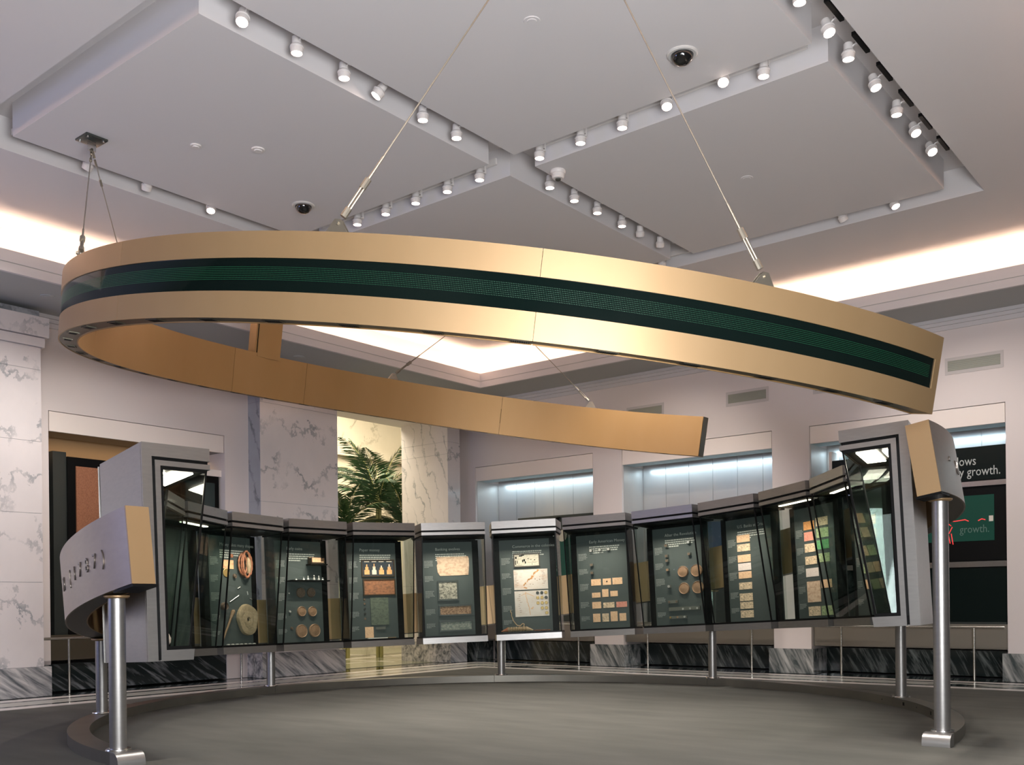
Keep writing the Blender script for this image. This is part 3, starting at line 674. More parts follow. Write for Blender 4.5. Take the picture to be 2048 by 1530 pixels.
for i in range(16):
    c = empty('display_case', Mc(i), clabel[i], 'display case', 'glass display cases along the curved band'); CASES.append(c)
    for nm in ('hood', 'hood_recess', 'hood_strip', 'hood_lining', 'tray', 'tray_trim', 'front_glass', 'side_glassa', 'side_glassb', 'edge_stripa', 'edge_stripb', 'exhibit_panel', 'panel_edge', 'spine', 'spine_back')+(('hood_lamp',) if i in (3, 12, 13) else ()):
        o = part_mesh(nm.rstrip('ab') if nm[-5:-1] in ('lass', 'trip') else nm, CM[nm], c)
        if nm == 'exhibit_panel': pan = o
    if i in (0, 1, 2, 15): part_mesh('back_plate', CM['back_plate'], c)
    Mi = MATS[c.name]
    light('case_light', 'AREA', Mi @ Vector((-.40, .02, 1.872)), 4.5, (1, .90, .78), Mi.to_3x3() @ Vector((.55, 0, -1)), (.95, .03), xax=Mi.to_3x3() @ Vector((0, 1, 0)), spread=75)
    # arms that join the case to the band behind it
    ang = 134.07+(7.5-i)*16.45; zb = 2.022+.157*5.2*cos(R(ang))
    zl = max(.15, min(1.7, zb-(ZB+.049*4.9*cos(R(ang)))))
    MB().box(BK-R0-.004, BK-R0+.22, -.06, .06, zl-.05, zl+.05).obj('support_arm', darkst, c, world=False)
    rng = random.Random(i)
    if heads.get(i):
        me = text_mesh(heads[i], .072, textm)
        Mx = Matrix(((0, 0, 1, PX-.0015), (-1, 0, 0, .25), (0, 1, 0, 1.68), (0, 0, 0, 1)))
        part_mesh('heading', me, pan, Mx)
        tb = MB(); word_lines(tb, PX, .25, 1.62, .60, 4, .036, 1, rng, .45); tb.obj('intro_print', textm, pan, world=False, smooth=False)
    tb = MB()
    for zc, nl in ((1.50, 6), (1.22, 5), (.95, 6), (.62, 5), (.36, 4)):
        word_lines(tb, PX, .46, zc, .17, nl, .022, .7, rng, .5)
    tb.obj('caption_print', textd, pan, world=False, smooth=False)
# the two end cases show their profile: C-shaped end frames
def end_frame(i, s):
    c = CASES[i]
    def bar(name, pts, m, k0, k1):
        b = [rp(r, z, s*k0) for r, z in pts]; t = [rp(r, z, s*k1) for r, z in pts]
        mb = MB(); n = len(pts); mb.v = b+t; mb.f = [tuple(range(n)), tuple(range(2*n-1, n-1, -1))]+[(k, (k+1) % n, n+(k+1) % n, n+k) for k in range(n)]
        return mb.obj(name, m, c, world=False)
    a0, a1 = 1.0, 1.045
    rt, rb, bk = 4.35, 4.60, BK+.012
    bar('end_frame_top', [(rt, 1.99), (bk, 1.99), (bk, 2.12), (rt, 2.12)], steel, a0, a1)
    bar('end_frame_upright', [(bk-.10, 0), (bk, 0), (bk, 1.99), (bk-.10, 1.99)], steel, a0, a1)
    bar('end_frame_inner_top', [(rt, 1.905), (bk-.13, 1.905), (bk-.13, 1.957), (rt, 1.957)], steel, a0, a1)
    bar('end_frame_inner_upright', [(bk-.185, .105), (bk-.13, .0), (bk-.13, 1.905), (bk-.185, 1.905)], steel, a0, a1)
    bar('end_frame_tray', [(rb, 0), (bk-.13, 0), (bk-.185, .105), (rb-.015, .105)], steel, a0, a1)
    bar('end_frame_groove', [(rt+.02, 1.90), (rt+.02, 2.0), (bk-.05, 2.0), (bk-.05, 0.01), (bk-.14, 0.01), (bk-.14, 1.90)], blackm, .99, 1.02)
    bar('end_trim', [(f1+.0, 1.905), (f1+.03, 1.87), (bk-.215, 1.87), (bk-.215, .14), (f0+.0, .14), (f0-.01, .105), (bk-.185, .105), (bk-.185, 1.905)], blackt, .99, 1.03)
    MB().box(PX+.002, BK-R0-.01, *((.60, .665) if s > 0 else (-.665, -.545)), .105, 1.90).obj('end_lining', blackm, c, world=False)
    for zz in (1.80,):
        part_mesh('end_lamp', MB().box(-.34, -.14, s*-.25, s*.55, 1.860, 1.872).mesh('end_lamp', lampe), c)
        part_mesh('end_lamp', MB().box(-.08, .04, s*.05, s*.50, 1.860, 1.872).mesh('end_lamp', lampe), c)
end_frame(0, 1); end_frame(15, -1)

# ------------------------------------------------------------------ exhibits
peach = note_mat('note_peach', (.80, .50, .30), (.30, .15, .08), .35)
peach2 = note_mat('note_pale', (.80, .58, .38), (.16, .13, .10), .7)
notew = note_mat('note_white', (.74, .62, .56), (.5, .3, .25), .25)
notegr = note_mat('note_green', (.36, .42, .22), (.10, .16, .08), .7)
notegn = note_mat('note_bright_green', (.10, .30, .12), (.05, .14, .05), .5)
noteor = note_mat('note_orange', (.66, .30, .10), (.28, .14, .04), .5)
notered = note_mat('note_red', (.68, .28, .20), (.4, .10, .08), .5)
parch = note_mat('parchment', (.66, .46, .32), (.28, .13, .08), .45, 25)
stonem = mat('stone_disc', (.36, .27, .16), .9, noise=(25, .6, (.24, .18, .10), (1, 1, 1)), bump=(40, 1, (1, 1, 1)))
coinm = mat('coin_copper', (.40, .24, .14), .45, .3, noise=(60, .5, (.26, .15, .09), (1, 1, 1)), bump=(90, .6, (1, 1, 1)))
coinh = mat('coin_brown', (.20, .13, .08), .6, .2, noise=(60, .5, (.08, .06, .05), (1, 1, 1)), bump=(90, .6, (1, 1, 1)))
coing = mat('coin_gold', (.46, .30, .11), .4, .5)
coind = mat('coin_dark', (.05, .05, .045), .4, .4)
coins = mat('coin_silver', (.60, .57, .53), .35, .6)
framem = mat('frame_dark_wood', (.045, .030, .018), .4)
frameg = mat('frame_black_green', (.03, .035, .03), .4)
mapm = note_mat('map_print', (.72, .62, .55), (.60, .28, .14), .3, 9)
mapm2 = note_mat('map_print_pale', (.72, .63, .57), (.60, .45, .34), .4, 7)
tabm = note_mat('tablet_print', (.44, .40, .32), (.05, .05, .04), .9, 45)
tabm2 = note_mat('tablet_brown', (.42, .26, .16), (.10, .05, .03), .9, 60)
tabm3 = note_mat('tablet_grey', (.16, .18, .16), (.45, .43, .36), .7, 50)
scrollm = note_mat('scroll_brown', (.32, .13, .06), (.10, .05, .03), .6, 30)
platem = note_mat('plate_grey_green', (.12, .14, .10), (.05, .06, .05), .6, 40)
darkpic = note_mat('picture_dark', (.02, .03, .04), (.08, .05, .04), .4, 40)
figm = note_mat('picture_orange', (.70, .40, .16), (.5, .16, .08), .5, 50)
figw = mat('picture_cream', (.75, .62, .48), .8)
shellm = mat('shell_orange', (.50, .20, .10), .6, noise=(60, .5, (.30, .10, .05), (1, 1, 1)))
bonem = mat('bone_tan', (.52, .38, .24), .6, noise=(30, .6, (.38, .24, .12), (1, 1, 1)))
blockm = mat('mount_block', (.12, .12, .10), .6)
woodm = mat('club_wood', (.24, .15, .08), .6)

ITEM = dict(x=PX)
def ex(i, rect, cx_, cy_, half=0):
    """zoomed-picture coordinates of the exhibit panel -> local y, z on the panel"""
    l, t, r, b = rect
    return .49-(cx_-l)/(r-l)*.92, 1.83-(cy_-t)/(b-t)*1.70
def card(i, rect, x0, y0, x1, y1, m, name, label, cat, group, d=.006, frame=None, fw=.018):
    ya, za = ex(i, rect, x0, y0); yb, zb = ex(i, rect, x1, y1); yc, zc = (ya+yb)/2, (za+zb)/2; hy, hz = abs(ya-yb)/2, abs(za-zb)/2
    M = MATS[CASES[i].name] @ Matrix.Translation((PX, yc, zc-hz))
    if frame is None:
        o = MB().box(-d, -.0005, -hy, hy, 0, 2*hz).obj(name, m, world=False); o.matrix_world = M; MATS[o.name] = M; tag(o, label, cat, group); return o
    t = empty(name, M, label, cat, group)
    MB().box(-d, -.0005, -hy+fw, hy-fw, fw, 2*hz-fw).obj('picture', m, t, world=False)
    f = MB(); D = d+.012
    f.box(-D, -.0005, -hy, -hy+fw, 0, 2*hz).box(-D, -.0005, hy-fw, hy, 0, 2*hz).box(-D, -.0005, -hy+fw, hy-fw, 0, fw).box(-D, -.0005, -hy+fw, hy-fw, 2*hz-fw, 2*hz)
    f.obj('frame', frame, t, world=False); return t
def coin(i, rect, cx_, cy_, r, m, name, label, group, d=.012, cat='coin', off=0.0):
    y, z = ex(i, rect, cx_, cy_); M = MATS[CASES[i].name] @ Matrix.Translation((PX-off, y, z))
    Q = Matrix.Rotation(-pi/2, 4, 'Y')
    mb = MB().lathe([(0, 0.0005), (r, 0.0005), (r, d*.7), (r*.93, d), (r*.85, d*.8), (r*.5, d*.85), (r*.2, d*1.05), (0, d*1.05)], n=24, M=Q)
    o = mb.obj(name, m, world=False); o.matrix_world = M; MATS[o.name] = M; return tag(o, label, cat, group)
def block(i, rect, cx_, cy_, m, label, group, h=.028):
    y, z = ex(i, rect, cx_, cy_); M = MATS[CASES[i].name] @ Matrix.Translation((PX, y, z-h))
    t = empty('mounted_coin', M, label, 'coin', group)
    MB().box(-.045, -.0005, -h, h, 0, 2*h*.8).obj('mount_block', blockm, t, world=False)
    MB().lathe([(0, 0), (h*.8, 0), (h*.8, .006), (0, .006)], (-.046, 0, h*.8), 16, Matrix.Rotation(-pi/2, 4, 'Y')).obj('coin_face', m, t, world=False)
ords = ['first', 'second', 'third', 'fourth', 'fifth', 'sixth', 'seventh', 'eighth', 'ninth']
# case 4: loops, map card, round badge, club, stone disc (zoomed rect)
r4 = (110, 170, 615, 1410)
card(4, r4, 275, 438, 400, 538, note_mat('card_cream', (.70, .46, .24), (.6, .1, .06), .5, 25), 'wampum_card', 'cream card with red marks beside the woven loops', 'card', 'objects in the shapes of money case')
coin(4, r4, 309, 585, .068, coing, 'round_badge', 'round orange badge below the cream card', 'objects in the shapes of money case', .012, 'badge')
coin(4, r4, 378, 388, .03, shellm, 'small_shell', 'small brown shell above the cream card', 'objects in the shapes of money case', .02, 'shell')
coin(4, r4, 405, 617, .035, coinh, 'dark_seed', 'small dark round seed under the woven loops', 'objects in the shapes of money case', .03, 'seed')
y, z = ex(4, r4, 530, 480); M = MATS[CASES[4].name] @ Matrix.Translation((PX-.03, y, z))
t = empty('shell_loops', M, 'bundle of orange woven shell loops around a pale tusk', 'necklace', 'objects in the shapes of money case')
for (oy, rx, rz_, dx) in ((.03, .10, .19, -.02), (.06, .09, .16, .0), (-.02, .12, .20, .01), (.0, .08, .21, .03)):
    lp = MB(); n = 28
    for k in range(n):
        a, b = 2*pi*k/n, 2*pi*(k+1)/n; wob = .004 if k % 2 else 0
        lp.cyl((-dx, oy+rx*cos(a), rz_*sin(a)), (-dx, oy+rx*cos(b), rz_*sin(b)), .013+wob, n=6)
    lp.obj('woven_loop', shellm if dx >= 0 else coinh, t, world=False)
MB().lathe([(0, -.14), (.03, -.12), (.045, -.02), (.04, .08), (.015, .14), (0, .145)], (-.01, -.06, -.02), 14).obj('tusk', bonem, t, world=False)
y, z = ex(4, r4, 530, 1120); M = MATS[CASES[4].name] @ Matrix.Translation((PX-.01, y, z))
dsc = MB(); n = 36; prof = [(1.0, .03), (.96, .055), (.8, .062), (.55, .05), (.42, .062), (.18, .055), (.12, .02)]
rim = [(.215+.012*sin(3*a)+.008*sin(5*a+1), .255+.014*sin(2*a+.6)) for a in [2*pi*k/n for k in range(n)]]
for (s_, d_) in [(1.0, .0)]+prof:
    for k in range(n):
        a = 2*pi*k/n; dsc.v.append((-d_, rim[k][0]*s_*cos(a), rim[k][1]*s_*sin(a)))
for j in range(len(prof)):
    for k in range(n): dsc.f.append((j*n+k, j*n+(k+1) % n, (j+1)*n+(k+1) % n, (j+1)*n+k))
dsc.f.append(tuple(range(n)))
t = empty('stone_disc', M, 'big rough tan stone disc with a hole in the middle', 'disc', 'objects in the shapes of money case')
dsc.obj('disc_body', stonem, t, world=False)
MB().lathe([(0, 0), (.027, 0), (.027, .003), (0, .003)], (-.021, 0, 0), 16, Matrix.Rotation(-pi/2, 4, 'Y')).obj('hole', blackm, t, world=False)
ya, za = ex(4, r4, 355, 1010); yb, zb = ex(4, r4, 215, 1345)
M = MATS[CASES[4].name] @ Matrix.Translation((PX-.05, yb, zb)); d = Vector((0, ya-yb, za-zb))
t = empty('long_club', M, 'long slim wooden club leaning left of the stone disc', 'club', 'objects in the shapes of money case')
MB().cyl((0, 0, 0), tuple(d*.75), .014, .018, 12).obj('handle', woodm, t, world=False)
MB().cyl(tuple(d*.72), tuple(d*.95), .02, .034, 12).cyl(tuple(d*.95), tuple(d), .034, .02, 12).obj('club_head', woodm, t, world=False)
coin(4, r4, 262, 965, .06, coinh, 'dark_nut', 'dark round nut above the wooden club', 'objects in the shapes of money case', .06, 'nut')
y, z = ex(4, r4, 400, 880)
sticks = MB()
for (a, b) in (((340, 915), (450, 840)), ((440, 760), (470, 740)), ((555, 790), (562, 830)), ((585, 870), (610, 880))):
    (y0, z0), (y1, z1) = ex(4, r4, *a), ex(4, r4, *b); sticks.cyl((0, y0-y, z0-z), (0, y1-y, z1-z), .006, n=6)
o = sticks.obj('bead_strings', coins, world=False); o.matrix_world = MATS[CASES[4].name] @ Matrix.Translation((PX-.007, y, z)); tag(o, 'thin scattered strings of pale beads above the stone disc', 'beads', 'objects in the shapes of money case')
for k in range(7):
    M = MATS[CASES[4].name] @ Matrix.Translation((PX-.10, .24-k*.095, .136))
    o = MB().lathe([(0, 0), (.030, 0), (.034, .008), (.022, .018), (0, .022)], n=12).obj('cowrie_shell', coins, world=False); o.matrix_world = M
    tag(o, f'white cowrie shell, {ords[k]} from left on the floor below the stone disc', 'shell', 'white shells on the case floor')
# case 5
r5 = (0, 170, 530, 1430)
def shelf(i, rect, x0, x1, y, label):
    ya, z = ex(i, rect, x0, y); yb, _ = ex(i, rect, x1, y)
    M = MATS[CASES[i].name] @ Matrix.Translation((PX, (ya+yb)/2, z)); o = MB().box(-.15, -.0005, -abs(ya-yb)/2, abs(ya-yb)/2, -.022, 0).obj('wall_shelf', blackm, world=False); o.matrix_world = M
    return tag(o, label, 'shelf', 'shelves in the early coins case')
shelf(5, r5, 352, 548, 456, 'short black shelf carrying the small open box'); shelf(5, r5, 135, 570, 660, 'long black shelf with tiny glass figures, early coins case')
y, z = ex(5, r5, 445, 454); M = MATS[CASES[5].name] @ Matrix.Translation((PX-.07, y, z))
t = empty('open_box', M, 'small open brown box with a peach lining on the shelf', 'box')
MB().box(-.06, .05, -.13, .13, 0, .025).box(.03, .05, -.13, .13, .025, .12).box(-.06, .05, .12, .13, .02, .10).box(-.06, .05, -.13, -.12, .02, .10).obj('box_shell', framem, t, world=False)
MB().box(.022, .03, -.115, .115, .03, .11).box(-.055, .02, -.115, .115, .025, .035).obj('lining', peach, t, world=False)
for k, xx in enumerate((205, 290, 340, 410, 465, 510)):
    y, z = ex(5, r5, xx, 658); hh = (.025, .05, .07, .085, .075, .045)[k]
    M = MATS[CASES[5].name] @ Matrix.Translation((PX-.08, y, z+.001))
    o = MB().lathe([(0, 0), (.022, 0), (.018, hh*.3), (.008, hh*.55), (.014, hh*.8), (.004, hh), (0, hh)], n=10).obj('glass_figurine', coins, world=False); o.matrix_world = M
    tag(o, f'tiny pale figurine, {ords[k]} from left on the long shelf', 'figurine', 'figurines on the long shelf')
for k, (x_, y_, rr_, m_, l) in enumerate(((277, 812, .085, coinh, 'dark brown coin disc on the left under the long shelf'), (397, 810, .082, coinh, 'dark brown coin disc on the right under the long shelf'), (280, 1045, .085, coinm, 'tan coin disc with a dark notch, left of the middle pair'), (403, 1048, .085, coinm, 'tan coin disc with punched face, right of the middle pair'),
      (270, 1290, .112, coinm, 'large grey-tan coin disc, left of the bottom pair, early coins case'), (420, 1287, .112, coinm, 'large pinkish coin disc, right of the bottom pair, early coins case'))):
    coin(5, r5, x_, y_, rr_, m_, 'coin_disc', l, 'large coin discs in the early coins case', .03)
coin(5, r5, 148, 820, .012, coins, 'tiny_coin', 'tiny silver coin beside the dark coin discs', 'tiny coins left of the discs', .01)
coin(5, r5, 148, 1045, .02, coins, 'tiny_coin', 'tiny silver coin beside the middle pair of discs', 'tiny coins left of the discs', .02)
coin(5, r5, 162, 1250, .024, coinh, 'tiny_coin', 'tiny dull coin beside the bottom pair of large discs', 'tiny coins left of the discs', .02)
# case 6
r6 = (35, 180, 662, 1440)
g6 = 'paper exhibits in the paper money case'
o = card(6, r6, 215, 400, 640, 626, darkpic, 'framed_picture', 'dark framed picture of orange figures, top of paper money case', 'picture', g6, .01, framem)
hy = .92*(640-215)/627/2; hz2 = 1.70*226/1260
pic = MB(); picw = MB()
for (u, w_, h_, top) in ((.16, .16, .72, 2), (.38, .14, .8, 1), (.60, .16, .55, 1), (.84, .17, .72, 1)):
    yc = hy-u*2*hy; hw = w_*hy*.95
    (pic if u != .38 else picw).box(-.0125, -.0102, yc-hw, yc+hw, hz2*.14, hz2*(.40)); (pic if u != .38 else picw).box(-.0125, -.0102, yc-hw*.6, yc+hw*.6, hz2*.40, hz2*(.40+.25*h_))
    (picw if u > .5 else pic).box(-.0125, -.0102, yc-hw*.22, yc+hw*.22, hz2*.5, hz2*(.40+.45*h_))
    picw.box(-.0125, -.0102, yc-hw, yc+hw, hz2*.86, hz2*.90)
pic.obj('orange_figures', figm, o, world=False); picw.obj('cream_figures', figw, o, world=False)
card(6, r6, 225, 652, 645, 872, scrollm, 'framed_scroll', 'brown framed scroll with dark ink below the framed picture', 'picture', g6, .01, framem, .022)
o = card(6, r6, 312, 900, 542, 1256, platem, 'grey_plate', 'tall grey-green printed plate below the brown scroll', 'plate', g6, .012)
for k, yy in enumerate((920, 975, 1042, 1105, 1170)):
    coin(6, r6, 238, yy, .02, (coinh, coinh, coind, coind, coinh)[k], 'small_token', f'small dark token, {ords[k]} from top in the column by the grey plate', 'tokens beside the grey plate', .01, 'token')
card(6, r6, 230, 1278, 338, 1420, peach, 'old_note', 'peach note standing at the bottom of the paper money case', 'note', g6, .006)
card(6, r6, 368, 1283, 490, 1315, blockm, 'dark_bar', 'small dark inscribed bar right of the peach standing note', 'bar', g6, .02)
for (x0, x1, m_, nm, l) in ((240, 490, WHITE3, 'pale_strip', 'long pale strip lying on the floor of the paper money case'), (500, 598, woodm, 'brown_stick', 'short brown stick lying right of the pale strip')):
    ya, _ = ex(6, r6, x0, 0); yb, _ = ex(6, r6, x1, 0)
    M = MATS[CASES[6].name] @ Matrix.Translation((PX-.08, (ya+yb)/2, .1365)); o = MB().box(-.03, .03, -(ya-yb)/2, (ya-yb)/2, 0, .018).obj(nm, m_, world=False, bevel=.003); o.matrix_world = M; tag(o, l, 'strip', 'things on the floor of the paper case')
# case 7
r7 = (88, 195, 718, 1400)
g7 = 'tablets in the banking case'
ya, za = ex(7, r7, 262, 382); yb, zb = ex(7, r7, 672, 628); hy, hz = (ya-yb)/2, (za-zb)/2
pr_ = [(-1, -1), (-.82, -1), (-.82+.0, -1)]
out = [(hy*.80, -hz), (hy*-.93, -hz*.98), (-hy*.96, -hz*.6), (-hy, 0), (-hy, hz*.75), (-hy*.95, hz), (-.3*hy, hz*.97), (hy*.4, hz*1.0), (hy, hz*.98), (hy*.97, hz*.7), (hy*.93, hz*.3), (hy*.99, hz*.1), (hy*.95, -hz*.6), (hy*.9, -hz*.75)]
mb = MB(); n = len(out); mb.v = [(-.0005, a, b+hz) for a, b in out]+[(-.007, a, b+hz) for a, b in out]
mb.f = [tuple(range(n)), tuple(range(2*n-1, n-1, -1))]+[(k, (k+1) % n, n+(k+1) % n, n+k) for k in range(n)]
o = mb.obj('parchment', parch, world=False, smooth=False); o.matrix_world = MATS[CASES[7].name] @ Matrix.Translation((PX, (ya+yb)/2, zb)); tag(o, 'ragged-edged tan parchment with handwriting, top of banking case', 'parchment', g7)
card(7, r7, 260, 688, 526, 950, tabm, 'framed_tablet', 'square framed carved tablet, pale, below the parchment', 'tablet', g7, .012, frameg, .03)
card(7, r7, 266, 1006, 688, 1146, tabm2, 'framed_tablet', 'long framed brown relief strip, middle of the banking case', 'tablet', g7, .012, frameg, .025)
card(7, r7, 266, 1208, 688, 1345, tabm3, 'framed_tablet', 'long framed grey print strip, lowest in the banking case', 'tablet', g7, .012, frameg, .025)
# case 8
r8 = (155, 160, 803, 1390)
g8 = 'maps in the colonies case'
card(8, r8, 333, 345, 676, 530, note_mat('engraving_paper', (.66, .58, .46), (.3, .24, .18), .4, 40), 'framed_engraving', 'framed black and white engraving above the two maps', 'picture', g8, .01, framem, .022)
MP = []
for y0, y1, m_, l in ((562, 828, mapm, 'upper pale coast map with orange shading'), (845, 1185, mapm2, 'lower pale map with rows of coins on it')):
    card(8, r8, 328, y0, 765, y1, m_, 'printed_map', l, 'map', g8, .008)
mo = [o for o in S.objects if o.name.startswith('printed_map')]
rng = random.Random(5)
def marks(o, rect, x0, y0, x1, y1, pts, m, name):
    ya, za = ex(8, rect, x0, y0); yb, zb = ex(8, rect, x1, y1); yc = (ya+yb)/2; mb = MB()
    for (x, y, a, b) in pts:
        yy, zz = ex(8, rect, x, y); mb.box(-.0092, -.0081, yy-yc-a, yy-yc+a, zz-zb-b, zz-zb+b)
    q = mb.obj(name, m, o, world=False, smooth=False)
cst = [(640-k*9.5+rng.uniform(-8, 8), 575+k*9.5+(18 if 6 < k < 12 else 0)+rng.uniform(-6, 6), rng.uniform(.008, .022), rng.uniform(.006, .014)) for k in range(21)]+[(460+k*9, 800+k*3, .012, .008) for k in range(4)]
marks(mo[0], r8, 328, 562, 765, 828, cst, noteor, 'coastline')
lab_ = [(355+rng.uniform(-6, 10), 590+k*18, rng.uniform(.015, .035), .003) for k in range(12)]+[(705+rng.uniform(-6, 16), 585+k*17, rng.uniform(.015, .03), .003) for k in range(11)]+[(602, 692, .008, .008), (628, 712, .007, .006), (660, 700, .008, .009), (537, 757, .008, .006), (573, 762, .006, .006), (665, 668, .006, .006)]
marks(mo[0], r8, 328, 562, 765, 828, lab_, tabm2, 'map_names')
riv = [(470+k*2+rng.uniform(-4, 4)+(12 if k > 8 else 0), 868+k*16, .006, .014) for k in range(19)]+[(420+k*12, 872+abs(k-5)*6, .012, .004) for k in range(14)]+[(545, 1080, .02, .012), (560, 1065, .012, .01)]
marks(mo[1], r8, 328, 845, 765, 1185, riv, peach, 'river_lines')
marks(mo[1], r8, 328, 845, 765, 1185, [(350+rng.uniform(-4, 60), 890+k*26, rng.uniform(.01, .03), .003) for k in range(10)], tabm2, 'map_names')
eo = [o for o in S.objects if o.name.startswith('framed_engraving')][0]
fg = MB(); hy_ = .92*(676-333)/648/2; hz_ = 1.70*(530-345)/1230
for (u, v, a, b) in ((.10, .70, .03, .05), (.08, .35, .015, .10), (.15, .38, .012, .06), (.28, .82, .06, .03), (.36, .86, .05, .025), (.35, .45, .02, .06), (.41, .50, .03, .05), (.45, .34, .022, .05), (.56, .60, .03, .012), (.66, .52, .03, .01), (.80, .50, .02, .02), (.70, .20, .012, .02), (.20, .16, .12, .006), (.7, .32, .16, .005)):
    fg.box(-.0125, -.0102, hy_-u*2*hy_-a*.5, hy_-u*2*hy_+a*.5, hz_*v-b*.4, hz_*v+b*.4)
fg.obj('engraved_figures', blackm, eo, world=False)
for rw, (yy, xs_) in enumerate(((878, (625, 680, 732)), (942, (625, 680, 732)), (1012, (625, 680, 732)), (1080, (678, 732)), (1146, (732,)))):
    for k, xx in enumerate(xs_):
        dark = (rw == 0 and k < 2) or (rw == 1 and k == 2)
        pos = {3: ('left', 'middle', 'right'), 2: ('left', 'right'), 1: ('only',)}[len(xs_)][k]
        coin(8, r8, xx, yy, .029, coind if dark else coing, 'map_coin', f'{"dark" if dark else "brown"} coin, {pos} coin of the {ords[rw]} row on the lower map', 'coins on the lower map', .006, 'coin', .0086)
y, _ = ex(8, r8, 345, 0); M = MATS[CASES[8].name] @ Matrix.Translation((PX-.10, y, .19))
t = empty('bone_bundle', M, 'tan wrapped bone bundle lying on the floor of the map case', 'bundle')
b_ = MB()
for k in range(12):
    yy = .16-k*.03; b_.lathe([(.030, -.013), (.045+.004*(k % 2), -.006), (.045, .006), (.030, .013)], (0, yy, 0), 12, Matrix.Rotation(pi/2, 4, 'X'))
b_.obj('wrapping', bonem, t, world=False)
MB().cyl((0, .16, 0), (0, .29, -.03), .045, .008, 12).obj('tip', shellm, t, world=False)
MB().cyl((0, -.17, 0), (0, -.29, -.03), .045, .012, 12).obj('tip', bonem, t, world=False)
cd = MB(); pts = [(.10, .36), (.11, .32), (.09, .30), (.095, .25), (.06, .15), (.0, .07), (-.06, .06), (-.10, .10), (-.13, .09), (-.12, .04)]
for a, b in zip(pts[:-1], pts[1:]): cd.cyl((.03, a[0], a[1]), (.03, b[0], b[1]), .008, n=8)
cd.obj('cord', bonem, t, world=False)
ya, _ = ex(8, r8, 560, 0); yb, _ = ex(8, r8, 770, 0)
M = MATS[CASES[8].name] @ Matrix.Translation((PX-.09, yb, .152)); mb = MB(); n = 14
for k in range(n): mb.lathe([(0, -.012), (.014, 0), (0, .012)], (0, (ya-yb)*(k+.5)/n, .003*(k % 2)), 8, Matrix.Rotation(pi/2, 4, 'X'))
o = mb.obj('bead_string', shellm, world=False); o.matrix_world = M; tag(o, 'string of brown beads lying right of the bone bundle', 'beads')
# case 9
r9 = (305, 215, 905, 1400)
for (x_, y_, l) in ((483, 410, 'left of the top trio'), (592, 408, 'middle of the top trio'), (697, 405, 'right of the top trio'), (485, 590, 'alone below the top trio'), (485, 690, 'alone just above the notes')):
    block(9, r9, x_, y_, coins if y_ < 500 else coinh, f'tiny coin on a block, {l}, case of peach notes', 'mounted coins above the peach notes')
rows9 = [[(465, 775, 582, 855), (605, 775, 705, 855), (722, 772, 840, 855)], [(468, 945, 570, 1008), (592, 908, 667, 1005), (690, 935, 778, 1003)],
         [(465, 1062, 572, 1145), (598, 1075, 732, 1143), (755, 1075, 883, 1143)], [(468, 1210, 555, 1315), (580, 1213, 658, 1315), (680, 1192, 763, 1315), (786, 1220, 865, 1315)]]
for rw, L_ in enumerate(rows9):
    for k, q in enumerate(L_):
        m_ = notered if (rw, k) == (2, 2) else peach2 if (rw, k) in ((2, 1), (3, 1)) else peach
        col = {notered: 'reddish', peach2: 'pale patterned', peach: 'peach'}[m_]
        o = card(9, r9, *q, m_, 'colonial_note', f'small {col} note, {ords[k]} from left in the {["top", "second", "third", "bottom"][rw]} row of colonial notes', 'note', 'small notes in the early money case')
        if (rw, k) == (0, 1):
            MB().lathe([(0, 0), (.014, 0), (.014, .002), (0, .002)], (-.0065, 0, .06), 10, Matrix.Rotation(-pi/2, 4, 'Y')).obj('black_seal', blackm, o, world=False)
# case 10
r10 = (130, 120, 715, 1355)
for (x_, y_, m_, l) in ((303, 338, coinh, 'top of the left column'), (303, 470, coinh, 'second in the left column'), (305, 530, coinh, 'third in the left column'), (308, 648, coinm, 'fourth in the left column'),
                        (577, 322, coins, 'top of the right column'), (577, 470, coinh, 'second in the right column'), (315, 858, coins, 'white, lowest in the left column')):
    block(10, r10, x_, y_, m_, f'coin on a block, {l}, case of copper discs', 'mounted coins beside the copper discs')
for (x_, y_, r_, l) in ((487, 688, .098, 'upper left'), (650, 688, .108, 'upper right'), (492, 900, .10, 'lower left'), (657, 898, .108, 'lower right')):
    coin(10, r10, x_, y_, r_, coinm, 'copper_disc', f'large copper disc, {l} of the four', 'four large copper discs', .035)
for (x0, x1, y0, y1, cs, l) in ((290, 412, 1040, 1078, (305, 395), 'short dark bar of two coins under the copper discs'), (298, 672, 1130, 1175, (470, 555, 640), 'long grey bar of coins under the copper discs'), (298, 508, 1240, 1275, (313, 398, 483), 'short bar with three bright coins, lowest')):
    o = card(10, r10, x0, y0, x1, y1, blockm, 'coin_bar', l, 'bar', 'coin bars in the copper disc case', .03)
    ym, _ = ex(10, r10, (x0+x1)/2, 0)
    for k, xx in enumerate(cs):
        yy, _ = ex(10, r10, xx, 0)
        MB().lathe([(0, 0), (.018, 0), (.018, .005), (0, .005)], (-.0305, yy-ym, .026), 14, Matrix.Rotation(-pi/2, 4, 'Y')).obj('bar_coin', (coing, coinm, coins)[k] if y0 > 1200 else coinh if y0 < 1100 else coins, o, world=False)
# case 11
r11 = (165, 110, 745, 1385)
for k, (y0, y1, m_, c_) in enumerate(((312, 400, peach, 'peach'), (425, 513, peach2, 'pale'), (558, 648, peach, 'peach'), (662, 750, notew, 'white'), (765, 850, peach, 'peach'), (900, 985, peach2, 'pale'), (1035, 1128, peach2, 'dark-bordered'), (1140, 1225, peach2, 'dark-bordered'), (1245, 1335, peach2, 'dark-bordered'))):
    card(11, r11, 305, y0, 472, y1, m_, 'bank_note', f'{c_} banknote, {ords[k]} from top in the single column of nine', 'note', 'banknotes in the nine-note column')
